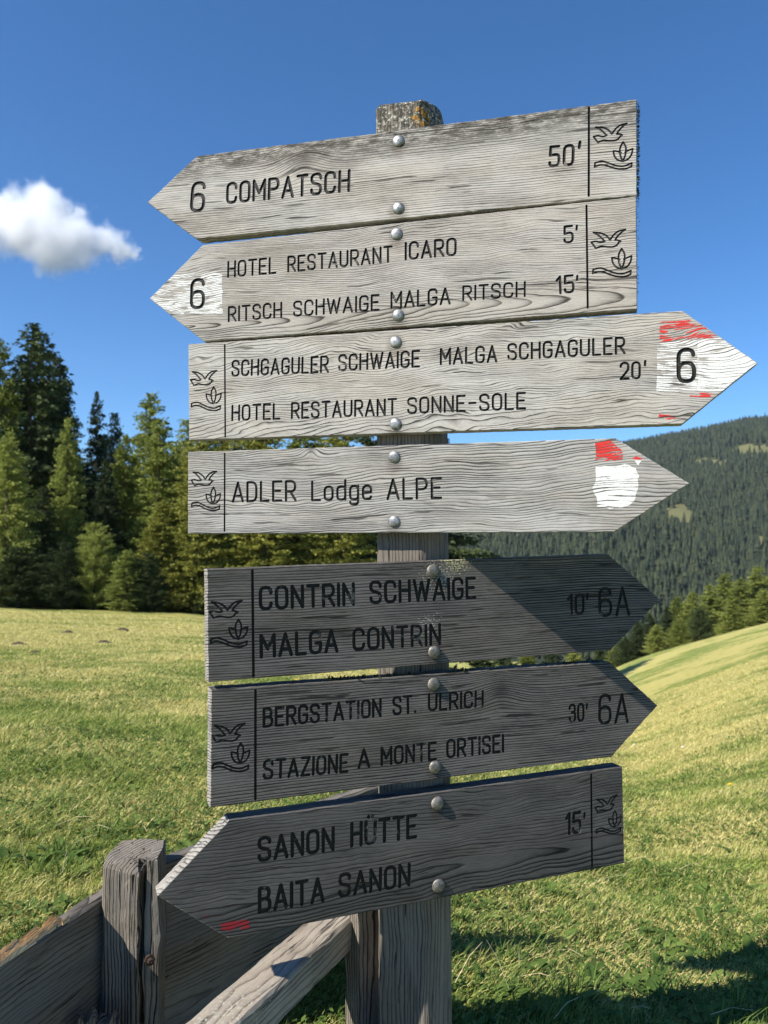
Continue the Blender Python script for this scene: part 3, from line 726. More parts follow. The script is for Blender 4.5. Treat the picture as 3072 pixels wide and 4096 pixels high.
LA, DA = (0.42, 0.397, 0.365), (0.05, 0.043, 0.038)
LB, DB = (0.165, 0.152, 0.137), (0.012, 0.0115, 0.0115)
def W(*a, wd=.15): return (*a, wd)
def AP(x, y0, y1, wd=.55): return ("'", (x, y1), (x + 1, y1), (x, y0), wd)
B = []
B.append(dict(plane=PA, seed=1, rag=.0006, label='top board of the signpost, pointing left, carved COMPATSCH with dark mould along its upper edge',
    corners=[(786, 625), (2547, 397), (2547, 781), (785, 955)], outline=[(589.5, 809), (785, 955), (2547, 781), (2547, 397), (1505, 532), (911, 607), (786, 625)],
    text=[W('6', (764, 844), (812, 842), (764, 733), wd=.125), W('COMPATSCH', (909, 812), (1395, 762.5), (909, 735), wd=.155), W('50', (2198, 665.5), (2291, 658), (2198, 588)), AP(2317, 568, 590)],
    lines=[((2356, 431), (2355, 783), .0042)], emblem=[(2383, 509), (2506, 497), (2381, 667)], bolts=[(1594, 563.5), (1593, 832)],
    wood=dict(light=LA, dark=DA, yc=-.16, zc=.03, tilt=.03, spacing=.0045, line=.8, bump=.0011, warp=.012, edge=(.022, .080, 1.0), knots=[(-.20, .055, -.022, .055, .05)])))
B.append(dict(plane=PA, seed=2, label='second board from the top, pointing left, with a flaking white tip numbered 6',
    corners=[(810, 978.6), (2545, 783), (2550, 1236), (815, 1368)], outline=[(597.5, 1193.5), (815, 1366), (2550, 1236), (2545, 785), (810, 980)],
    text=[W('6', (765, 1232), (813, 1229), (765, 1121), wd=.125), W('HOTEL', (912.5, 1107), (1101.5, 1090.7), (912.5, 1048)), W('RESTAURANT', (1153, 1086), (1567, 1046), (1152, 1028)), W('ICARO', (1623, 1037), (1822, 1019), (1621, 972.6)),
          W('RITSCH', (915, 1285), (1125, 1268), (915, 1228.7)), W('SCHWAIGE', (1176, 1264), (1514.6, 1238.6), (1176, 1207)), W('MALGA', (1566, 1231), (1798.5, 1214), (1564, 1170.6)), W('RITSCH', (1853, 1201), (2099, 1184), (1851.5, 1146)),
          W('5', (2258, 970.7), (2291, 967), (2258, 907)), AP(2306, 902, 918), W('15', (2228, 1174), (2294, 1167), (2228, 1108)), AP(2308, 1103, 1119)],
    lines=[((2346, 822), (2351, 1231), .0038)], emblem=[(2373.7, 930), (2499.7, 921.4), (2373.7, 1094)], bolts=[(1586, 935.6), (1592, 1260.6)],
    paint=[([(700, 1098), (888, 1087), (891, 1252), (700, 1256), (640, 1228), (590, 1193), (640, 1150)], (M_WHITE, .46, 21), .0014)],
    wood=dict(light=(.405, .38, .348), dark=DA, yc=-.075, zc=.03, tilt=.05, spacing=.0036, line=.75, bump=.0011, warp=.028)))
B.append(dict(plane=PA, seed=3, label='third board from the top, pointing right, with white and red paint on its tip numbered 6',
    corners=[(753, 1377), (2729, 1242.6), (2730, 1695.6), (756, 1760.6)], outline=[(753, 1377), (756, 1760.6), (2730, 1695.6), (3032, 1452), (2729, 1242.6)],
    text=[W('SCHGAGULER', (929, 1503), (1311, 1487), (927.5, 1444)), W('SCHWAIGE', (1356.5, 1481), (1676, 1465.5), (1356.5, 1421)), W('MALGA', (1763.4, 1457), (1985, 1446), (1763.4, 1396)), W('SCHGAGULER', (2033.5, 1438), (2497, 1413), (2033.5, 1377)),
          W('20', (2482.6, 1515.5), (2558.5, 1512.7), (2482.6, 1452)), AP(2580, 1444, 1461), W('6', (2714.8, 1527), (2777, 1524), (2714.8, 1400), wd=.125),
          W('HOTEL', (929, 1681), (1118, 1674.4), (929, 1623)), W('RESTAURANT', (1167.5, 1672.4), (1584, 1657.8), (1167.5, 1612.7)), W('SONNE-SOLE', (1632.7, 1653), (2100, 1634), (1632.7, 1593))],
    lines=[((899, 1379), (901, 1747), .0036)], emblem=[(769.6, 1487.4), (865.8, 1485.4), (767.6, 1626.7)], bolts=[(1582.4, 1367.7), (1582.4, 1695.6)],
    paint=[([(2630, 1370), (2790, 1359), (2790, 1566), (2626, 1568)], (M_WHITE, .455, 21), .0008), ([(2790, 1359), (2890, 1352), (3040, 1452), (2893, 1565), (2790, 1566)], (M_WHITE, .38, 21), .0008),
           ([(2640, 1285), (2770, 1272), (2830, 1312), (2880, 1350), (2636, 1372)], (M_RED, .50, 31), .001),
           ([(2760, 1572), (2885, 1567), (2850, 1590), (2760, 1588)], (M_RED, .52, 32), .0008),
           ([(2635, 1655), (2740, 1668), (2735, 1693), (2635, 1698)], (M_RED, .50, 33), .0008)],
    wood=dict(light=(.43, .41, .375), dark=DA, yc=-.17, zc=.08, tilt=-.09, spacing=.0044, line=.8, bump=.0012, warp=.045)))
B.append(dict(plane=PA, seed=4, label='fourth board from the top, pointing right, carved ADLER Lodge ALPE with a white and red paint blot',
    corners=[(751.7, 1808), (2463, 1752.8), (2456, 2128), (751, 2135)], outline=[(751.7, 1808), (751, 2135), (2456, 2128), (2758, 1933.6), (2463, 1752.8)],
    text=[W('ADLER', (932, 2006), (1180.8, 2001), (935, 1931), wd=.135), W('Lodge', (1249, 2000.7), (1484.5, 1996), (1249, 1926.4), wd=.135), W('ALPE', (1550.8, 1996), (1764, 1991.4), (1553, 1918.4), wd=.135)],
    lines=[((899, 1814), (898, 2124), .0036)], emblem=[(773, 1888.6), (865.8, 1888), (768.3, 2025.9)], bolts=[(1576.7, 1827), (1576.7, 2086)],
    paint=[([(2383, 1864), (2450, 1866), (2500, 1858), (2545, 1872), (2556, 1905), (2548, 1960), (2536, 2008), (2500, 2028), (2440, 2034), (2384, 2026), (2388, 1990), (2372, 1955), (2386, 1915)], (M_WHITE, .33, 41), .0016),
           ([(2380, 1766), (2436, 1762), (2470, 1788), (2492, 1808), (2490, 1838), (2384, 1844)], (M_RED, .42, 42), .002),
           ([(2525, 1834), (2545, 1826), (2572, 1834), (2560, 1838)], (M_RED, .2, 43), .0006), ([(2538, 1843), (2566, 1841), (2552, 1862)], (M_WHITE, .2, 44), .0008)],
    wood=dict(light=(.40, .385, .365), dark=(.055, .05, .047), yc=.15, zc=.05, tilt=.07, spacing=.0046, line=.75, bump=.0009, warp=.03, knots=[(-.155, .082, -.012, .02, .015)])))
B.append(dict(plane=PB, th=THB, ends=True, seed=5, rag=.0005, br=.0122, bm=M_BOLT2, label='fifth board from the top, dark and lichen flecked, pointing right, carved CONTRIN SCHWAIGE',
    corners=[(827, 2276.6), (2432, 2216.5), (2442.7, 2600), (832, 2729)], outline=[(827, 2276.6), (832, 2729), (2442.7, 2600), (2641.6, 2398), (2432, 2216.5)],
    text=[W('CONTRIN', (1042.4, 2436), (1414.6, 2417), (1042.4, 2350.6), wd=.17), W('SCHWAIGE', (1484, 2411), (1900, 2390), (1484, 2329), wd=.17), W('MALGA', (1045.6, 2628), (1348, 2604.4), (1045.6, 2542), wd=.17), W('CONTRIN', (1416, 2599), (1759.5, 2575), (1416, 2519), wd=.17),
          W('10', (2272.7, 2453.8), (2332.7, 2452), (2272.7, 2380), wd=.17), AP(2349, 2376, 2394), W('6A', (2399, 2462.5), (2515, 2457), (2399, 2355), wd=.125)],
    lines=[((1009.5, 2281), (1014, 2704), .0048)], emblem=[(846, 2408), (966.5, 2406), (845, 2572.8)], bolts=[(1730, 2283), (1736, 2608)],
    wood=dict(light=LB, dark=DB, yc=-.2, zc=.02, tilt=.02, spacing=.0050, line=1.0, bump=.0036, warp=.008, edge=(.05, .11, .7), specks=[(.06, .095, .09, (.42, .38, .20), .46), (.02, .07, .12, (.40, .38, .30), .50), (.0, -.02, .10, (.45, .43, .38), .54)])))
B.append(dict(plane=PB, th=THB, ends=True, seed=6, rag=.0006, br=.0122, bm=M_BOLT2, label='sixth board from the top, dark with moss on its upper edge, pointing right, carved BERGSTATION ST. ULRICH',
    corners=[(843.7, 2759), (2439, 2647.6), (2446, 3027.4), (840, 3231)], outline=[(843.7, 2759), (840, 3231), (2446, 3027.4), (2630.7, 2822.7), (2439, 2647.6)],
    text=[W('BERGSTATION', (1055.7, 2906), (1522, 2864), (1055.7, 2835.4), wd=.17), W('ST.', (1574.7, 2857.6), (1661, 2849), (1574.7, 2790.5), wd=.17), W('ULRICH', (1715.7, 2840.8), (1930.6, 2826), (1715.7, 2778), wd=.17),
          W('STAZIONE', (1055.7, 3115), (1389, 3085.4), (1055.7, 3044), wd=.17), W('A', (1435.4, 3071), (1476.6, 3066), (1435.4, 3001), wd=.17), W('MONTE', (1527, 3059.5), (1742.4, 3036), (1527, 2992), wd=.17), W('ORTISEI', (1789.5, 3029), (2012, 3005.7), (1789.5, 2961.6), wd=.17),
          W('30', (2278.5, 2885.6), (2334, 2880.6), (2278.5, 2821), wd=.17), AP(2347, 2817, 2834), W('6A', (2397.8, 2893.6), (2510, 2886), (2397.8, 2783), wd=.125)],
    lines=[((1022, 2762), (1021.5, 3196), .0046)], emblem=[(858.9, 2903), (977.8, 2896.8), (853, 3074)], bolts=[(1734, 2736.7), (1740, 3068)],
    wood=dict(light=LB, dark=DB, yc=-.22, zc=.025, tilt=.015, spacing=.0048, line=1.0, bump=.0036, warp=.007, knots=[(.15, .055, -.016, .05, .04)])))
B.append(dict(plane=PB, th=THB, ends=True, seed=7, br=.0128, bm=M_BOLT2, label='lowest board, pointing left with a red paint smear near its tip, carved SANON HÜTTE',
    corners=[(915.6, 3281), (2490, 3067.5), (2497.7, 3453), (915.6, 3754)], outline=[(628.7, 3582.7), (915.6, 3754), (2497.7, 3453), (2490, 3067.5), (915.6, 3281)],
    text=[W('SANON', (1036.6, 3443.6), (1332.7, 3398.3), (1036.6, 3354), wd=.17), W('HÜTTE', (1407, 3383.8), (1662.5, 3347), (1407, 3295), wd=.17), W('BAITA', (1038.6, 3648), (1292, 3602.8), (1038.6, 3554.5), wd=.17), W('SANON', (1358.8, 3586.4), (1636.5, 3540), (1358.8, 3499.6), wd=.17),
          W('15', (2265.3, 3335.6), (2321, 3328), (2265.3, 3255.6), wd=.17), AP(2336.7, 3252, 3270)],
    lines=[((2364.6, 3098), (2368.5, 3468), .0046)], emblem=[(2385.9, 3197.7), (2467.8, 3183), (2385.9, 3332.7)], bolts=[(1749, 3213), (1753, 3543)],
    paint=[([(880, 3692), (995, 3678), (1000, 3715), (885, 3722)], ((.42, .03, .04), .43, 51), .0018), ([(820, 3662), (900, 3652), (890, 3672), (825, 3676)], ((.34, .03, .035), .50, 52), .001)],
    wood=dict(light=(.115, .107, .10), dark=(.014, .0135, .0135), yc=-.05, zc=.022, tilt=.03, spacing=.0060, line=.8, bump=.0018, warp=.03)))
boards = [board(s) for s in B]

# moss tufts on board edges
M_MOSS = foliage('moss', [(0.2, (0.015, 0.02, 0.008)), (0.6, (0.045, 0.05, 0.015)), (0.9, (0.10, 0.10, 0.03))], 0.1)
def moss(bi, pts, size, n, spread):
    ob, uv = boards[bi]; V = []; F = []
    for (x, y) in pts:
        q = uv((x, y))
        for k in range(n):
            c = Vector((q.x + random.gauss(0, spread), random.uniform(.001, TH * .8), q.y + random.gauss(0, spread * .25)))
            d = Vector((random.gauss(0, .6), random.gauss(0, .5), 1 if bi == 5 else random.gauss(0, .8)))
            if bi == 0 or bi == 1: d.x = abs(d.x) + .8; c.x = q.x + abs(random.gauss(0, .0012)); c.z = q.y + random.gauss(0, spread)
            d = d.normalized() * size * random.uniform(.5, 1.3); s = Vector((random.uniform(-1, 1), random.uniform(-1, 1), random.uniform(-1, 1))).normalized() * size * .28
            b = len(V); V += [c - s, c + s, c + d * .7 + s * .8, c + d, c + d * .6 - s * .8]; F.append((b, b + 1, b + 2, b + 3, b + 4))
    link('moss', mesh('moss', V, F), M_MOSS, ob)
moss(0, [(2549, y) for y in range(410, 780, 9)], .0045, 7, .004)
moss(1, [(2549, y) for y in range(800, 1180, 24)], .0028, 4, .004)
moss(5, [(1325, 2726), (1345, 2725), (1374, 2722), (1395, 2720), (1430, 2718), (1470, 2715), (1520, 2712), (1560, 2708), (1600, 2706), (1650, 2703), (1855, 2689), (1875, 2688), (2280, 2659), (2310, 2657), (2365, 2653), (2400, 2651)], .007, 12, .003)
moss(5, [(x, 2759 - (x - 843) * .0699) for x in range(860, 2440, 16)], .0025, 4, .004)

# ------------------------------------------------------------------ the post
def build_post():
    V = []; F = []
    f0 = POSTF.hit(1506, 2240); f0 = f0 - post_base; c0 = corner + CAMV - post_base
    u = (c0 - f0); u.z = 0; wf = u.length; u.normalize(); n = nrm(YAW_A)
    side = Vector((math.sin(R_(52)) , math.cos(R_(52)), 0))     # right flank runs back and to the right
    a = Vector((f0.x, f0.y, 0)); b = Vector((c0.x, c0.y, 0))
    c = b + side * .052; d = c - n * .06; e = a - n * .10 - u * .004
    ring = [a + u * .004 - n * .0, b - u * .004, b + side * .006, c - side * .006, c - n * .008, d, e, a - n * .006]
    zt = POSTF.hit(1560, 408).z
    zs = [-0.35] + list(np.linspace(0.0, zt - .022, 40)); r = random.Random(3)
    lean = lambda z: Vector((-.0035 * (z - 1.0), 0, 0))
    for z in zs:
        for k, p in enumerate(ring):
            j = Vector((r.uniform(-.0006, .0006), r.uniform(-.0006, .0006), 0)); q = p + j + lean(z); V.append((q.x, q.y, z))
    m = len(ring)
    for i in range(len(zs) - 1):
        for k in range(m): F.append((i * m + k, i * m + (k + 1) % m, (i + 1) * m + (k + 1) % m, (i + 1) * m + k))
    ce = sum(ring, Vector()) / m
    for (sc_, dz) in ((.985, .013), (.94, .020), (.5, .025)):
        for k, p in enumerate(ring):
            q = ce + (p - ce) * sc_ + lean(zt) + Vector((r.uniform(-.002, .002), r.uniform(-.002, .002), 0)); V.append((q.x, q.y, zt - .022 + dz + r.uniform(-.003, .003) - .10 * max(0, q.x - ce.x - .02)))
    L = len(zs)
    for i in range(L - 1, L + 2):
        for k in range(m): F.append((i * m + k, i * m + (k + 1) % m, (i + 1) * m + (k + 1) % m, (i + 1) * m + k))
    F.append(tuple((L + 2) * m + k for k in range(m)))
    ol = POSTF.hit(1695, 465) - post_base
    wm = wood('post_timber', (.215, .187, .155), (.04, .035, .03), seed=20, axis='z', yc=.15, zc=.02, tilt=.02, spacing=.007, line=.6, bump=.0014, warp=.02, crack=.9,
              lichen=(ol.x, ol.y, ol.z, .045, (.45, .21, .012), .24), head=POSTF.hit(1560, 545).z)
    o = link('post', mesh('post', V, F), wm, signpost)
    return o
build_post()

# ------------------------------------------------------------------ fence
M_PL = wood('plank_timber', (.19, .172, .146), (.035, .031, .026), seed=31, yc=-.3, zc=.05, spacing=.009, line=.5, bump=.0015, warp=.02)
M_RAIL = wood('rail_timber', (.37, .325, .265), (.085, .07, .053), seed=33, yc=-.16, zc=.05, spacing=.009, line=.5, bump=.0018, warp=.02, lichen=(.0, 0, .0, .6, (.40, .37, .29), .52))
M_FP = wood('fence_post_timber', (.235, .208, .175), (.018, .015, .012), seed=35, axis='z', yc=.07, zc=.05, tilt=.02, spacing=.0065, line=.85, bump=.0035, warp=.02, crack=1.0)
M_RUST = plain('rusty_iron', (.07, .045, .035), .7, .5, 90.0, .5, .001)
M_BREAK = wood('broken_timber', (.78, .60, .36), (.42, .28, .14), seed=37, crack=0.0, fibre=.5, spacing=.006, line=.6, bump=.002)
fence = empty('plank_fence', at_depth(290, 1850, 1.5) * Vector((1, 1, 0)).x if False else Vector((at_depth(290, 1850, 1.5).x, 1.5, 0)))
tag(fence, 'low weathered fence of wide planks and a split post beside the signpost', 'fence')
FB = fence.location.copy()
def beam(name, p0, p1, w, h, mat, parent, jag=0.0, seg=40, roll=0.0, seed=1, top_noise=.002):
    """squared timber from p0 to p1 along its top centre line; w across, h down; local x is its length"""
    d = p1 - p0; L = d.length; x = d.normalized(); y = Vector((0, 0, 1)).cross(x).normalized(); z = x.cross(y)
    V = []; F = []; r = random.Random(seed)
    prof = [(-w / 2, -h), (-w / 2, -.006), (-w / 2 + .006, 0), (w / 2 - .006, 0), (w / 2, -.006), (w / 2, -h)]
    n1 = [r.gauss(0, 1) for _ in range(seg + 1)]
    sm = np.convolve(n1, np.ones(5) / 5, 'same')
    for i in range(seg + 1):
        s = L * i / seg - L / 2
        for k, (a, b) in enumerate(prof):
            t = sm[i] * top_noise if k in (1, 2, 3, 4) else 0
            V.append((s, a + r.uniform(-.0007, .0007), b + t))
    m = len(prof)
    for i in range(seg):
        for k in range(m): F.append((i * m + k, i * m + (k + 1) % m, (i + 1) * m + (k + 1) % m, (i + 1) * m + k))
    F.append(tuple(range(m - 1, -1, -1))); F.append(tuple(seg * m + k for k in range(m)))
    o = link(name, mesh(name, V, F), mat, parent)
    o.matrix_local = Matrix.Translation((p0 + p1) / 2 - FB) @ Matrix((x, y, z)).transposed().to_4x4()
    return o
# left bay, coming towards the viewer: top edge along a measured line
q0 = at_depth(225, 1925, 1.53); q1 = at_depth(0, 2060, 1.287); q1.z = q0.z
dirl = (q1 - q0).normalized()
beam('plank', q0 - dirl * .05, q0 + dirl * .75, .032, .45, M_PL, fence, seed=4, top_noise=.004)
# splintered yellow break lying on that plank's top edge
V = []; F = []; r = random.Random(8)
for k in range(60):
    s = q0 + dirl * (.115 + k * .0028 + r.uniform(-.002, .002)); o_ = Vector((-dirl.y, dirl.x, 0)) * r.uniform(-.014, .016); L = r.uniform(.012, .05); b = len(V)
    c = s + o_ - FB; hh = r.uniform(.004, .011)
    for (ds, dy, dz) in ((0, -.002, -.002), (0, .002, -.002), (0, 0, hh), (L, -.001, -.003), (L, .001, -.003), (L, 0, hh * .5)): V.append(c + dirl * ds + Vector((-dirl.y, dirl.x, 0)) * dy + Vector((0, 0, dz)))
    F += [(b, b + 1, b + 2), (b, b + 3, b + 4, b + 1), (b + 1, b + 4, b + 5, b + 2), (b + 2, b + 5, b + 3, b), (b + 3, b + 5, b + 4)]
link('splintered_edge', mesh('splintered_edge', V, F), M_BREAK, fence)
# right bay, going away behind the boards
q2 = at_depth(365, 1850, 1.585); q3 = at_depth(820, 1690, 2.07); q3.z = q2.z; dr = (q3 - q2).normalized()
beam('plank', q2 - dr * .10, q3 + dr * .02, .035, .50, M_PL, fence, seed=5)
# the leaning top rail in front of it
e0 = at_depth(699, 1994, 1.59); e1 = at_depth(449, 2212, 1.26); e1.z = e0.z; de = (e1 - e0).normalized()
beam('rail', e0 - de * .06, e0 + de * .75, .082, .062, M_RAIL, fence, seed=6)
def upright(name, cx, cy, ring, z0, tops, mat, seed, notch=None):
    r = random.Random(seed); V = []; F = []; m = len(ring); lv = 26; ph = [r.uniform(0, 6) for _ in ring]
    for i in range(lv):
        t = i / (lv - 1)
        for k, (a, b) in enumerate(ring):
            w = .0022 * math.sin(9 * t + ph[k]) + .0012 * math.sin(31 * t + 2 * ph[k]) + r.uniform(-.0009, .0009)
            V.append((a * (1 + .10 * (1 - t)) + w, b * (1 + .10 * (1 - t)) + w * .6, z0 + (tops[k] - z0) * t))
    for i in range(lv - 1):
        for k in range(m): F.append((i * m + k, i * m + (k + 1) % m, (i + 1) * m + (k + 1) % m, (i + 1) * m + k))
    # worn top: rings stepping to the middle
    cxm = sum(a for a, b in ring) / m; cym = sum(b for a, b in ring) / m; zm = sum(tops) / m
    for s in (.93, .6, .25):
        for k, (a, b) in enumerate(ring): V.append((cxm + (a - cxm) * s, cym + (b - cym) * s, tops[k] * s + zm * (1 - s) + (.004 if s < .95 else .003) + r.uniform(-.0015, .0015)))
    for i in range(lv - 1, lv + 2):
        for k in range(m): F.append((i * m + k, i * m + (k + 1) % m, (i + 1) * m + (k + 1) % m, (i + 1) * m + k))
    F.append(tuple((lv + 2) * m + k for k in range(m)))
    o = link(name, mesh(name, V, F), mat, fence); o.location = Vector((cx, cy, 0)) - FB
    return o
fp = at_depth(290, 1860, 1.52); zt = at_depth(290, 1872, 1.47).z
ring = [(-.051, -.036), (-.040, -.046), (-.008, -.042), (.006, -.045), (.020, -.043), (.0215, -.006), (.0265, -.004), (.029, -.034), (.052, -.028), (.054, .008), (.046, .043), (.0, .048), (-.044, .042), (-.054, .006)]
tops = [-.012, -.008, -.018, -.024, -.026, -.024, -.004, -.002, -.002, .005, .007, .009, .007, -.002]
upright('fence_post', fp.x, 1.53, ring, -.2, [zt + t for t in tops], M_FP, 3)
# rusty bolt in the split of that post
bp = at_depth(322, 2072, 1.485); V = []; F = []; m = 8
for (rr_, hh) in ((.010, .0), (.010, .006), (.006, .007), (.006, .014), (.001, .015)):
    for k in range(m): V.append((rr_ * math.cos(6.283 * k / m), -hh, rr_ * math.sin(6.283 * k / m)))
for i in range(4):
    for k in range(m): F.append((i * m + k, (i + 1) * m + k, (i + 1) * m + (k + 1) % m, i * m + (k + 1) % m))
o = link('bolt', mesh('bolt', V, F), M_RUST, fence); o.location = bp - FB; o.rotation_euler = (0, 0, R_(35))
# slim end post next to the sign post
ep = at_depth(788, 1990, 1.62); a = R_(38); ca, sa = math.cos(a), math.sin(a)
rg = [(-.03, -.02), (.0, -.0215), (.03, -.02), (.031, .0), (.03, .02), (.0, .021), (-.03, .02), (-.031, 0)]
upright('end_post', ep.x, 1.625, [(x * ca - y * sa, x * sa + y * ca) for x, y in rg], -.2, [at_depth(788, 1740, 1.6).z] * 8, M_FP, 5)
# jagged stub of a snapped board at the foot of the split post
sp = at_depth(215, 2185, 1.42); V = []; F = []; r = random.Random(12); nx = 14
for i in range(nx):
    xx = -.035 + .07 * i / (nx - 1); top = r.uniform(-.012, .012) - .012 * i / nx
    V += [(xx, -.014, top), (xx, .014, top + r.uniform(-.006, .006)), (xx, -.014, -.5), (xx, .014, -.5)]
for i in range(nx - 1):
    b = i * 4; F += [(b, b + 2, b + 6, b + 4), (b, b + 4, b + 5, b + 1), (b + 1, b + 5, b + 7, b + 3)]
F += [(0, 1, 3, 2), (nx * 4 - 4, nx * 4 - 2, nx * 4 - 1, nx * 4 - 3)]
o = link('board_stub', mesh('board_stub', V, F), M_FP, fence); o.location = sp - FB; o.rotation_euler = (0, 0, R_(15))

# ------------------------------------------------------------------ grass
def grass(N, y0, y1, seed, name, label, hmin, hmax, mat):
    r = np.random.default_rng(seed)
    Y = np.exp(r.uniform(math.log(y0), math.log(y1), N)); X = r.uniform(-1, 1, N) * (.66 * Y + .25)
    k = (np.hypot(X - post_base.x, Y - post_base.y) > .10); X, Y = X[k], Y[k]; n = len(X)
    Z = terr(X, Y) - .004
    tall = .6 + .8 * vnoise(X * 3.1, Y * 3.1, 21)
    h = r.uniform(hmin, hmax, n) * tall * (1 + .02 * Y); w = (.0006 + .00030 * Y) * r.uniform(.7, 1.5, n)
    a = r.uniform(0, 6.283, n); lean = r.uniform(.1, 1.2, n); wx = .25
    dx, dy = np.cos(a) * lean + wx, np.sin(a) * lean
    sx, sy = -np.sin(a + .6), np.cos(a + .6)
    b = np.stack([X, Y, Z], 1); s = np.stack([sx * w, sy * w, np.zeros(n)], 1)
    m = b + np.stack([dx * h * .42, dy * h * .42, h * (.58 - .1 * lean)], 1); t = b + np.stack([dx * h * .95, dy * h * .95, h * (.95 - .25 * lean)], 1)
    V = np.stack([b - s, b + s, m + s * .8, m - s * .8, t], 1).reshape(-1, 3); i0 = np.arange(n)[:, None] * 5
    F = np.concatenate([i0 + np.array([[0, 1, 2]]), i0 + np.array([[0, 2, 3]]), i0 + np.array([[3, 2, 4]])], 1).reshape(-1, 3)
    return tag(link(name, mesh_np(name, V, F, True), mat), label, 'grass', kind='stuff')
M_GR = meadow_mat('grass_blades', True)
grass(680000, 1.15, 34.0, 3, 'grass', 'short mown meadow grass with straw coloured patches', .012, .04, M_GR)
def clover(N):
    r = np.random.default_rng(18); Y = np.exp(r.uniform(math.log(1.4), math.log(9), N)); X = r.uniform(-.68, .68, N) * Y
    k = (vnoise(X * 1.7, Y * 1.7, 31) > .42) & (np.hypot(X - post_base.x, Y - post_base.y) > .12); X, Y = X[k], Y[k]; n = len(X)
    c = np.stack([X, Y, terr(X, Y) + r.uniform(.006, .030, n)], 1); a = r.uniform(0, 6.28, n); L = r.uniform(.0035, .0085, n) * (1 + .12 * Y)
    d = np.stack([np.cos(a), np.sin(a), r.normal(.1, .35, n)], 1) * L[:, None]; e = np.stack([-np.sin(a), np.cos(a), r.normal(0, .35, n)], 1) * (L * .62)[:, None]
    V = np.stack([c - d, c - d * .1 + e, c + d * .9 + e * .35, c + d * .9 - e * .35, c - d * .1 - e], 1).reshape(-1, 3)
    tag(link('clover', mesh_np('clover', V, np.arange(5 * n).reshape(-1, 5)), M_LEAF), 'small round clover leaves scattered low in the mown grass', 'clover', kind='stuff')
def tufts():
    r = np.random.default_rng(8); n0 = 260; cx = []; 
    Yc = np.exp(r.uniform(math.log(1.5), math.log(5.0), n0)); Xc = np.where(r.random(n0) < .65, r.uniform(.05, .6, n0), r.uniform(-.62, -.1, n0)) * Yc
    k = (np.hypot(Xc - post_base.x, Yc - post_base.y) > .16); Xc, Yc = Xc[k], Yc[k]; m = 26; n = len(Xc) * m
    X = np.repeat(Xc, m) + r.normal(0, .022, n); Y = np.repeat(Yc, m) + r.normal(0, .022, n); Z = terr(X, Y) - .004; sz = np.repeat(r.uniform(.6, 1.3, len(Xc)), m)
    h = r.uniform(.035, .085, n) * sz; w = r.uniform(.0011, .0024, n); a = np.arctan2(Y - np.repeat(Yc, m), X - np.repeat(Xc, m)) + r.normal(0, .6, n); L = r.uniform(.2, 1.0, n)
    dx, dy = np.cos(a) * L + .15, np.sin(a) * L; s = np.stack([-np.sin(a) * w, np.cos(a) * w, 0 * w], 1); b = np.stack([X, Y, Z], 1)
    P = [b + np.stack([dx * h * t ** 1.6, dy * h * t ** 1.6, h * (t - .38 * L * t * t)], 1) for t in (.35, .7, 1.0)]
    V = np.stack([b - s, b + s, P[0] + s, P[0] - s, P[1] + s * .75, P[1] - s * .75, P[2]], 1).reshape(-1, 3); i0 = np.arange(n)[:, None] * 7
    F = np.concatenate([i0 + np.array([f]) for f in ((0, 1, 2), (0, 2, 3), (3, 2, 4), (3, 4, 5), (5, 4, 6))], 1).reshape(-1, 3)
    tag(link('grass_tufts', mesh_np('grass_tufts', V, F, True), M_LEAF), 'longer green grass tufts standing in the mown meadow', 'grass', kind='stuff')
M_LEAF = foliage('weed_leaf', [(0.2, (0.05, 0.095, 0.02)), (0.6, (0.11, 0.175, 0.035)), (0.9, (0.22, 0.28, 0.07))], 0.3)
tufts(); clover(70000)
M_STRAW = plain('dry_straw', (.50, .42, .24), .7, 0, 40.0, .3)
def straws(n):
    V = []; F = []; r = random.Random(5)
    for _ in range(n):
        Y = math.exp(r.uniform(math.log(1.6), math.log(6))); X = r.uniform(-.6, .62) * Y; z = float(terr(X, Y)) + r.uniform(.02, .05); a = r.uniform(0, 6.28); L = r.uniform(.05, .16)
        d = Vector((math.cos(a), math.sin(a), r.uniform(-.1, .45))) * L; s = Vector((-math.sin(a), math.cos(a), .4)) * .0007; p = Vector((X, Y, z)); q = p + d * .5 + Vector((0, 0, .1 * L)); b = len(V)
        V += [p - s, p + s, q + s, q - s, p + d + s * .5, p + d - s * .5]; F += [(b, b + 1, b + 2, b + 3), (b + 3, b + 2, b + 4, b + 5)]
    return tag(link('straw', mesh('straw', V, F), M_STRAW), 'dry pale stalks lying across the meadow grass', 'straw', kind='stuff')
straws(150)
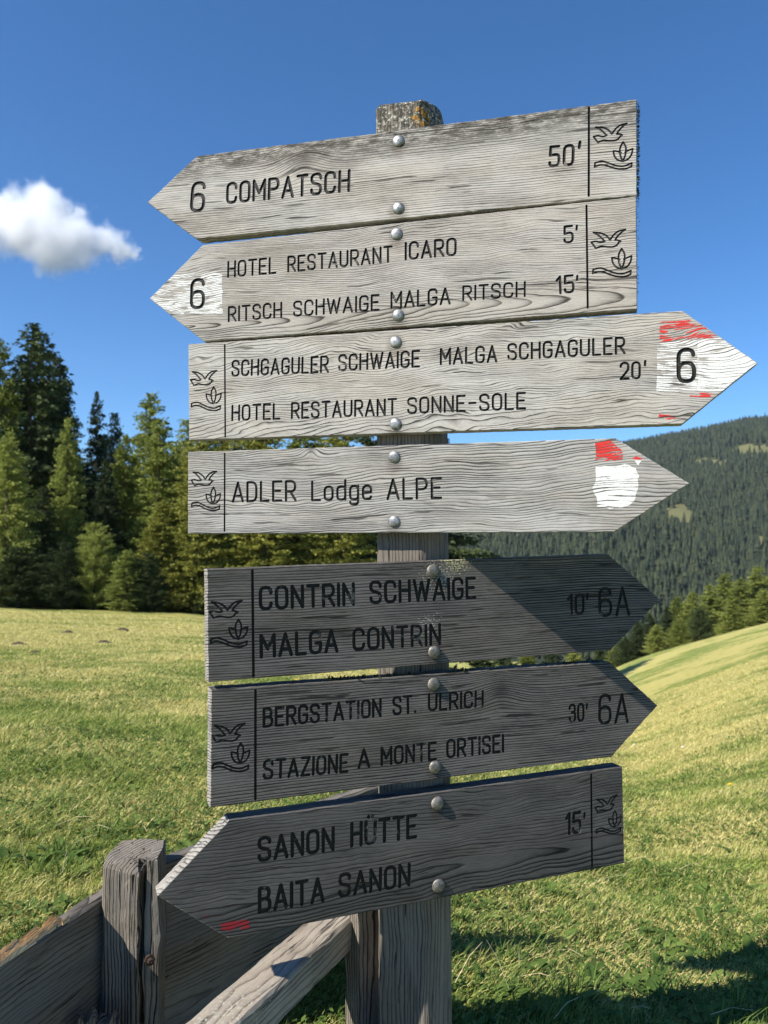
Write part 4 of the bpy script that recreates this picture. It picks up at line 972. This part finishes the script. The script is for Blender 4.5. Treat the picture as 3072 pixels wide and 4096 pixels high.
def weeds():
    V = []; F = []; r = random.Random(9)
    for _ in range(420):
        Y = r.uniform(1.45, 2.6) if r.random() < .75 else r.uniform(2.6, 4.5); X = r.uniform(.02, .62) * Y if r.random() < .7 else r.uniform(-.6, .0) * Y
        if math.hypot(X - post_base.x, Y - post_base.y) < .1: continue
        z = float(terr(X, Y)); 
        for q in range(r.randint(3, 6)):
            a = r.uniform(0, 6.28); L = r.uniform(.03, .085); el = r.uniform(.35, 1.1); wd = L * r.uniform(.10, .24); f = Vector((math.cos(a), math.sin(a), 0)); s = Vector((-math.sin(a), math.cos(a), 0)); b = len(V); n = 6
            for i in range(n):
                t = i / (n - 1); c = Vector((X, Y, z)) + f * (L * t * math.cos(el * (1 - .4 * t))) + Vector((0, 0, L * math.sin(el) * (t - .55 * t * t))); ww = wd * math.sin(math.pi * min(.97, .12 + .85 * t)) ** .8
                V += [c - s * ww, c - Vector((0, 0, ww * .3)), c + s * ww]
            for i in range(n - 1): F += [(b + i * 3, b + i * 3 + 1, b + i * 3 + 4, b + i * 3 + 3), (b + i * 3 + 1, b + i * 3 + 2, b + i * 3 + 5, b + i * 3 + 4)]
    return tag(link('leafy_weeds', mesh('leafy_weeds', V, F, True), M_LEAF), 'broad green weed leaves growing in the grass near the post', 'weeds', kind='stuff')
weeds()

# ------------------------------------------------------------------ single flowers and molehills
M_YEL = plain('yellow_petal', (.75, .55, .03), .6); M_STEM = plain('flower_stem', (.10, .16, .04), .6); M_WHT = plain('white_cap', (.75, .72, .66), .7, 0, 60.0, .1)
def ground_pt(xd, yd):
    Y = 1.5
    for _ in range(400):
        p = at_depth(xd, yd, Y)
        if p.z <= float(terr(p.x, p.y)): break
        Y *= 1.012
    return p
def flower(xd, yd, label, size):
    p = ground_pt(xd, yd + 6); e = empty('dandelion', (p.x, p.y, float(terr(p.x, p.y)))); tag(e, label, 'flower', 'yellow flowers in the meadow'); h = .075
    V = []; F = []
    for (z, rr_) in ((0, .0016), (h, .0012)):
        for k in range(5): V.append((rr_ * math.cos(1.257 * k), rr_ * math.sin(1.257 * k), z))
    for k in range(5): F.append((k, (k + 1) % 5, 5 + (k + 1) % 5, 5 + k))
    link('stem', mesh('stem', V, F), M_STEM, e)
    V = []; F = []; n = 14
    for ringi, (rr_, zz) in enumerate(((size, .004), (size * .62, .010))):
        for k in range(n):
            a = 6.283 * (k + .5 * ringi) / n; w = .24; b = len(V)
            V += [(0, 0, h + .001 + zz * .3), (rr_ * .8 * math.cos(a - w), rr_ * .8 * math.sin(a - w), h + zz), (rr_ * math.cos(a), rr_ * math.sin(a), h + zz * .9), (rr_ * .8 * math.cos(a + w), rr_ * .8 * math.sin(a + w), h + zz)]; F.append((b, b + 1, b + 2, b + 3))
    link('flower_head', mesh('flower_head', V, F), M_YEL, e)
flower(1578, 1715, 'yellow dandelion standing out in the meadow right of the boards', .021)
flower(641, 1478, 'tiny yellow dandelion seen beside the dark boards', .03)
def puff(xd, yd, rad, label):
    p = ground_pt(xd, yd); e = empty('mushroom', (p.x, p.y, float(terr(p.x, p.y)))); tag(e, label, 'mushroom', 'white mushrooms in the meadow')
    V = []; F = []; m = 14; pr = [(.35, 0), (.32, .6), (.4, .8)]
    for (a, z) in pr:
        for k in range(m): V.append((rad * a * math.cos(6.283 * k / m), rad * a * math.sin(6.283 * k / m), rad * z))
    for i in range(2):
        for k in range(m): F.append((i * m + k, i * m + (k + 1) % m, (i + 1) * m + (k + 1) % m, (i + 1) * m + k))
    link('stem', mesh('stem', V, F, True), M_WHT, e)
    V = []; F = []; pr = [(.4, .8), (1.0, .72), (1.02, .95), (.8, 1.3), (.45, 1.5), (.01, 1.56)]
    for (a, z) in pr:
        for k in range(m): V.append((rad * a * math.cos(6.283 * k / m), rad * a * math.sin(6.283 * k / m), rad * z))
    for i in range(len(pr) - 1):
        for k in range(m): F.append((i * m + k, i * m + (k + 1) % m, (i + 1) * m + (k + 1) % m, (i + 1) * m + k))
    link('cap', mesh('cap', V, F, True), M_WHT, e)
puff(1370, 1612, .018, 'larger round white mushroom in the grass right of the sixth board tip')
puff(1475, 1618, .016, 'smaller flat white mushroom farther from the sixth board tip')
M_SOIL = plain('dark_soil', (.07, .05, .034), .95, 0, 22.0, .5, .03)
def molehill(xd, yd, w, label):
    p = ground_pt(xd, yd); Y = p.y; rad = w * 1.25 * Y / 1662.0; V = []; F = []; m = 18; r = random.Random(int(xd)); z0 = float(terr(p.x, p.y))
    for (a, z) in ((1.15, -.3), (1.0, .0), (.75, .16), (.45, .30), (.2, .36), (.01, .37)):
        for k in range(m): q = a * r.uniform(.75, 1.3); V.append((rad * q * math.cos(6.283 * k / m), rad * q * .8 * math.sin(6.283 * k / m), rad * (z + r.uniform(-.09, .09)) * .95))
    for i in range(5):
        for k in range(m): F.append((i * m + k, i * m + (k + 1) % m, (i + 1) * m + (k + 1) % m, (i + 1) * m + k))
    o = link('molehill', mesh('molehill', V, F, True), M_SOIL); o.location = (p.x, p.y, z0); tag(o, label, 'molehill', 'molehills in the meadow')
molehill(222, 1391, 16, 'largest dark molehill in the meadow between photo edge and boards')
molehill(40, 1393, 12, 'dark molehill nearest the photo edge')
molehill(146, 1368, 11, 'small far molehill below the small pines')
molehill(264, 1362, 12, 'small far molehill nearest to the dark boards')
molehill(75, 1412, 9, 'flat brown molehill just below the one at the photo edge')

# ------------------------------------------------------------------ the cloud
def cloud():
    Yc = 2600.0; k = Yc / 1662.0
    cpt = at_depth(110, 510, Yc); sx, sy, sz = 290 * k, 200 * k, 170 * k
    V = []; F = []; n, m = 28, 16
    for i in range(m + 1):
        for j in range(n): th = math.pi * i / m; a = 6.28319 * j / n; V.append((sx * math.sin(th) * math.cos(a), sy * math.sin(th) * math.sin(a), sz * math.cos(th)))
    for i in range(m):
        for j in range(n): F.append((i * n + j, (i + 1) * n + j, (i + 1) * n + (j + 1) % n, i * n + (j + 1) % n))
    t = NT('cloud_vapour'); t.t.nodes.remove(t.b); co = t.coord()
    nz = t.n('ShaderNodeTexNoise'); t.set(nz.inputs['Vector'], co); nz.inputs['Scale'].default_value = 1 / (46 * k); nz.inputs['Detail'].default_value = 6; nz.inputs['Roughness'].default_value = .66
    pw = t.vmath('ADD', co, t.vmath('MULTIPLY', t.vmath('SUBTRACT', nz.outputs[1], (.5, .5, .5)), (110 * k, 110 * k, 110 * k)))
    fld = None
    for (x, y, r, dy) in ((-30, 500, 66, 0), (48, 490, 84, 0), (94, 446, 62, 10), (18, 458, 38, -20), (120, 520, 84, 0), (175, 520, 62, -10), (215, 520, 48, 10), (258, 534, 36, 0), (110, 560, 44, 0), (175, 556, 40, 0), (290, 556, 20, 0), (-90, 520, 70, 0), (152, 478, 40, 12)):
        c = at_depth(x, y, Yc) - cpt
        d = t.math('DIVIDE', t.vmath('DISTANCE', pw, (c.x, dy * k, c.z), out=1), r * k); v = t.math('SUBTRACT', 1.0, d)
        fld = v if fld is None else t.math('MAXIMUM', fld, v)
    den = t.math('MULTIPLY', t.mapr(fld, 0.0, 0.95), 0.05)
    vs = t.n('ShaderNodeVolumeScatter'); vs.inputs['Color'].default_value = (.99, .99, .99, 1); vs.inputs['Anisotropy'].default_value = 0.0
    t.set(vs.inputs['Density'], den); t.t.links.new(vs.outputs[0], t.out.inputs['Volume'])
    o = link('cloud', mesh('cloud', V, F), t.m); o.location = cpt
    tag(o, 'single small white cloud in the blue sky left of the top boards', 'cloud')
cloud()

# ------------------------------------------------------------------ the air
def haze():
    x0, x1, y0, y1, z0, z1 = -3300, 3300, -450, 3450, -140, 620
    V = [(x, y, z) for z in (z0, z1) for x, y in ((x0, y0), (x1, y0), (x1, y1), (x0, y1))]
    F = [(3, 2, 1, 0), (4, 5, 6, 7), (0, 1, 5, 4), (1, 2, 6, 5), (2, 3, 7, 6), (3, 0, 4, 7)]
    t = NT('mountain_air'); t.t.nodes.remove(t.b); pv = t.n('ShaderNodeVolumePrincipled')
    pv.inputs['Color'].default_value = (.78, .88, 1, 1); pv.inputs['Density'].default_value = .000045; pv.inputs['Anisotropy'].default_value = .2
    t.t.links.new(pv.outputs[0], t.out.inputs['Volume'])
    tag(link('haze', mesh('haze', V, F), t.m), 'faint blue mountain air', 'haze', kind='stuff')
haze()
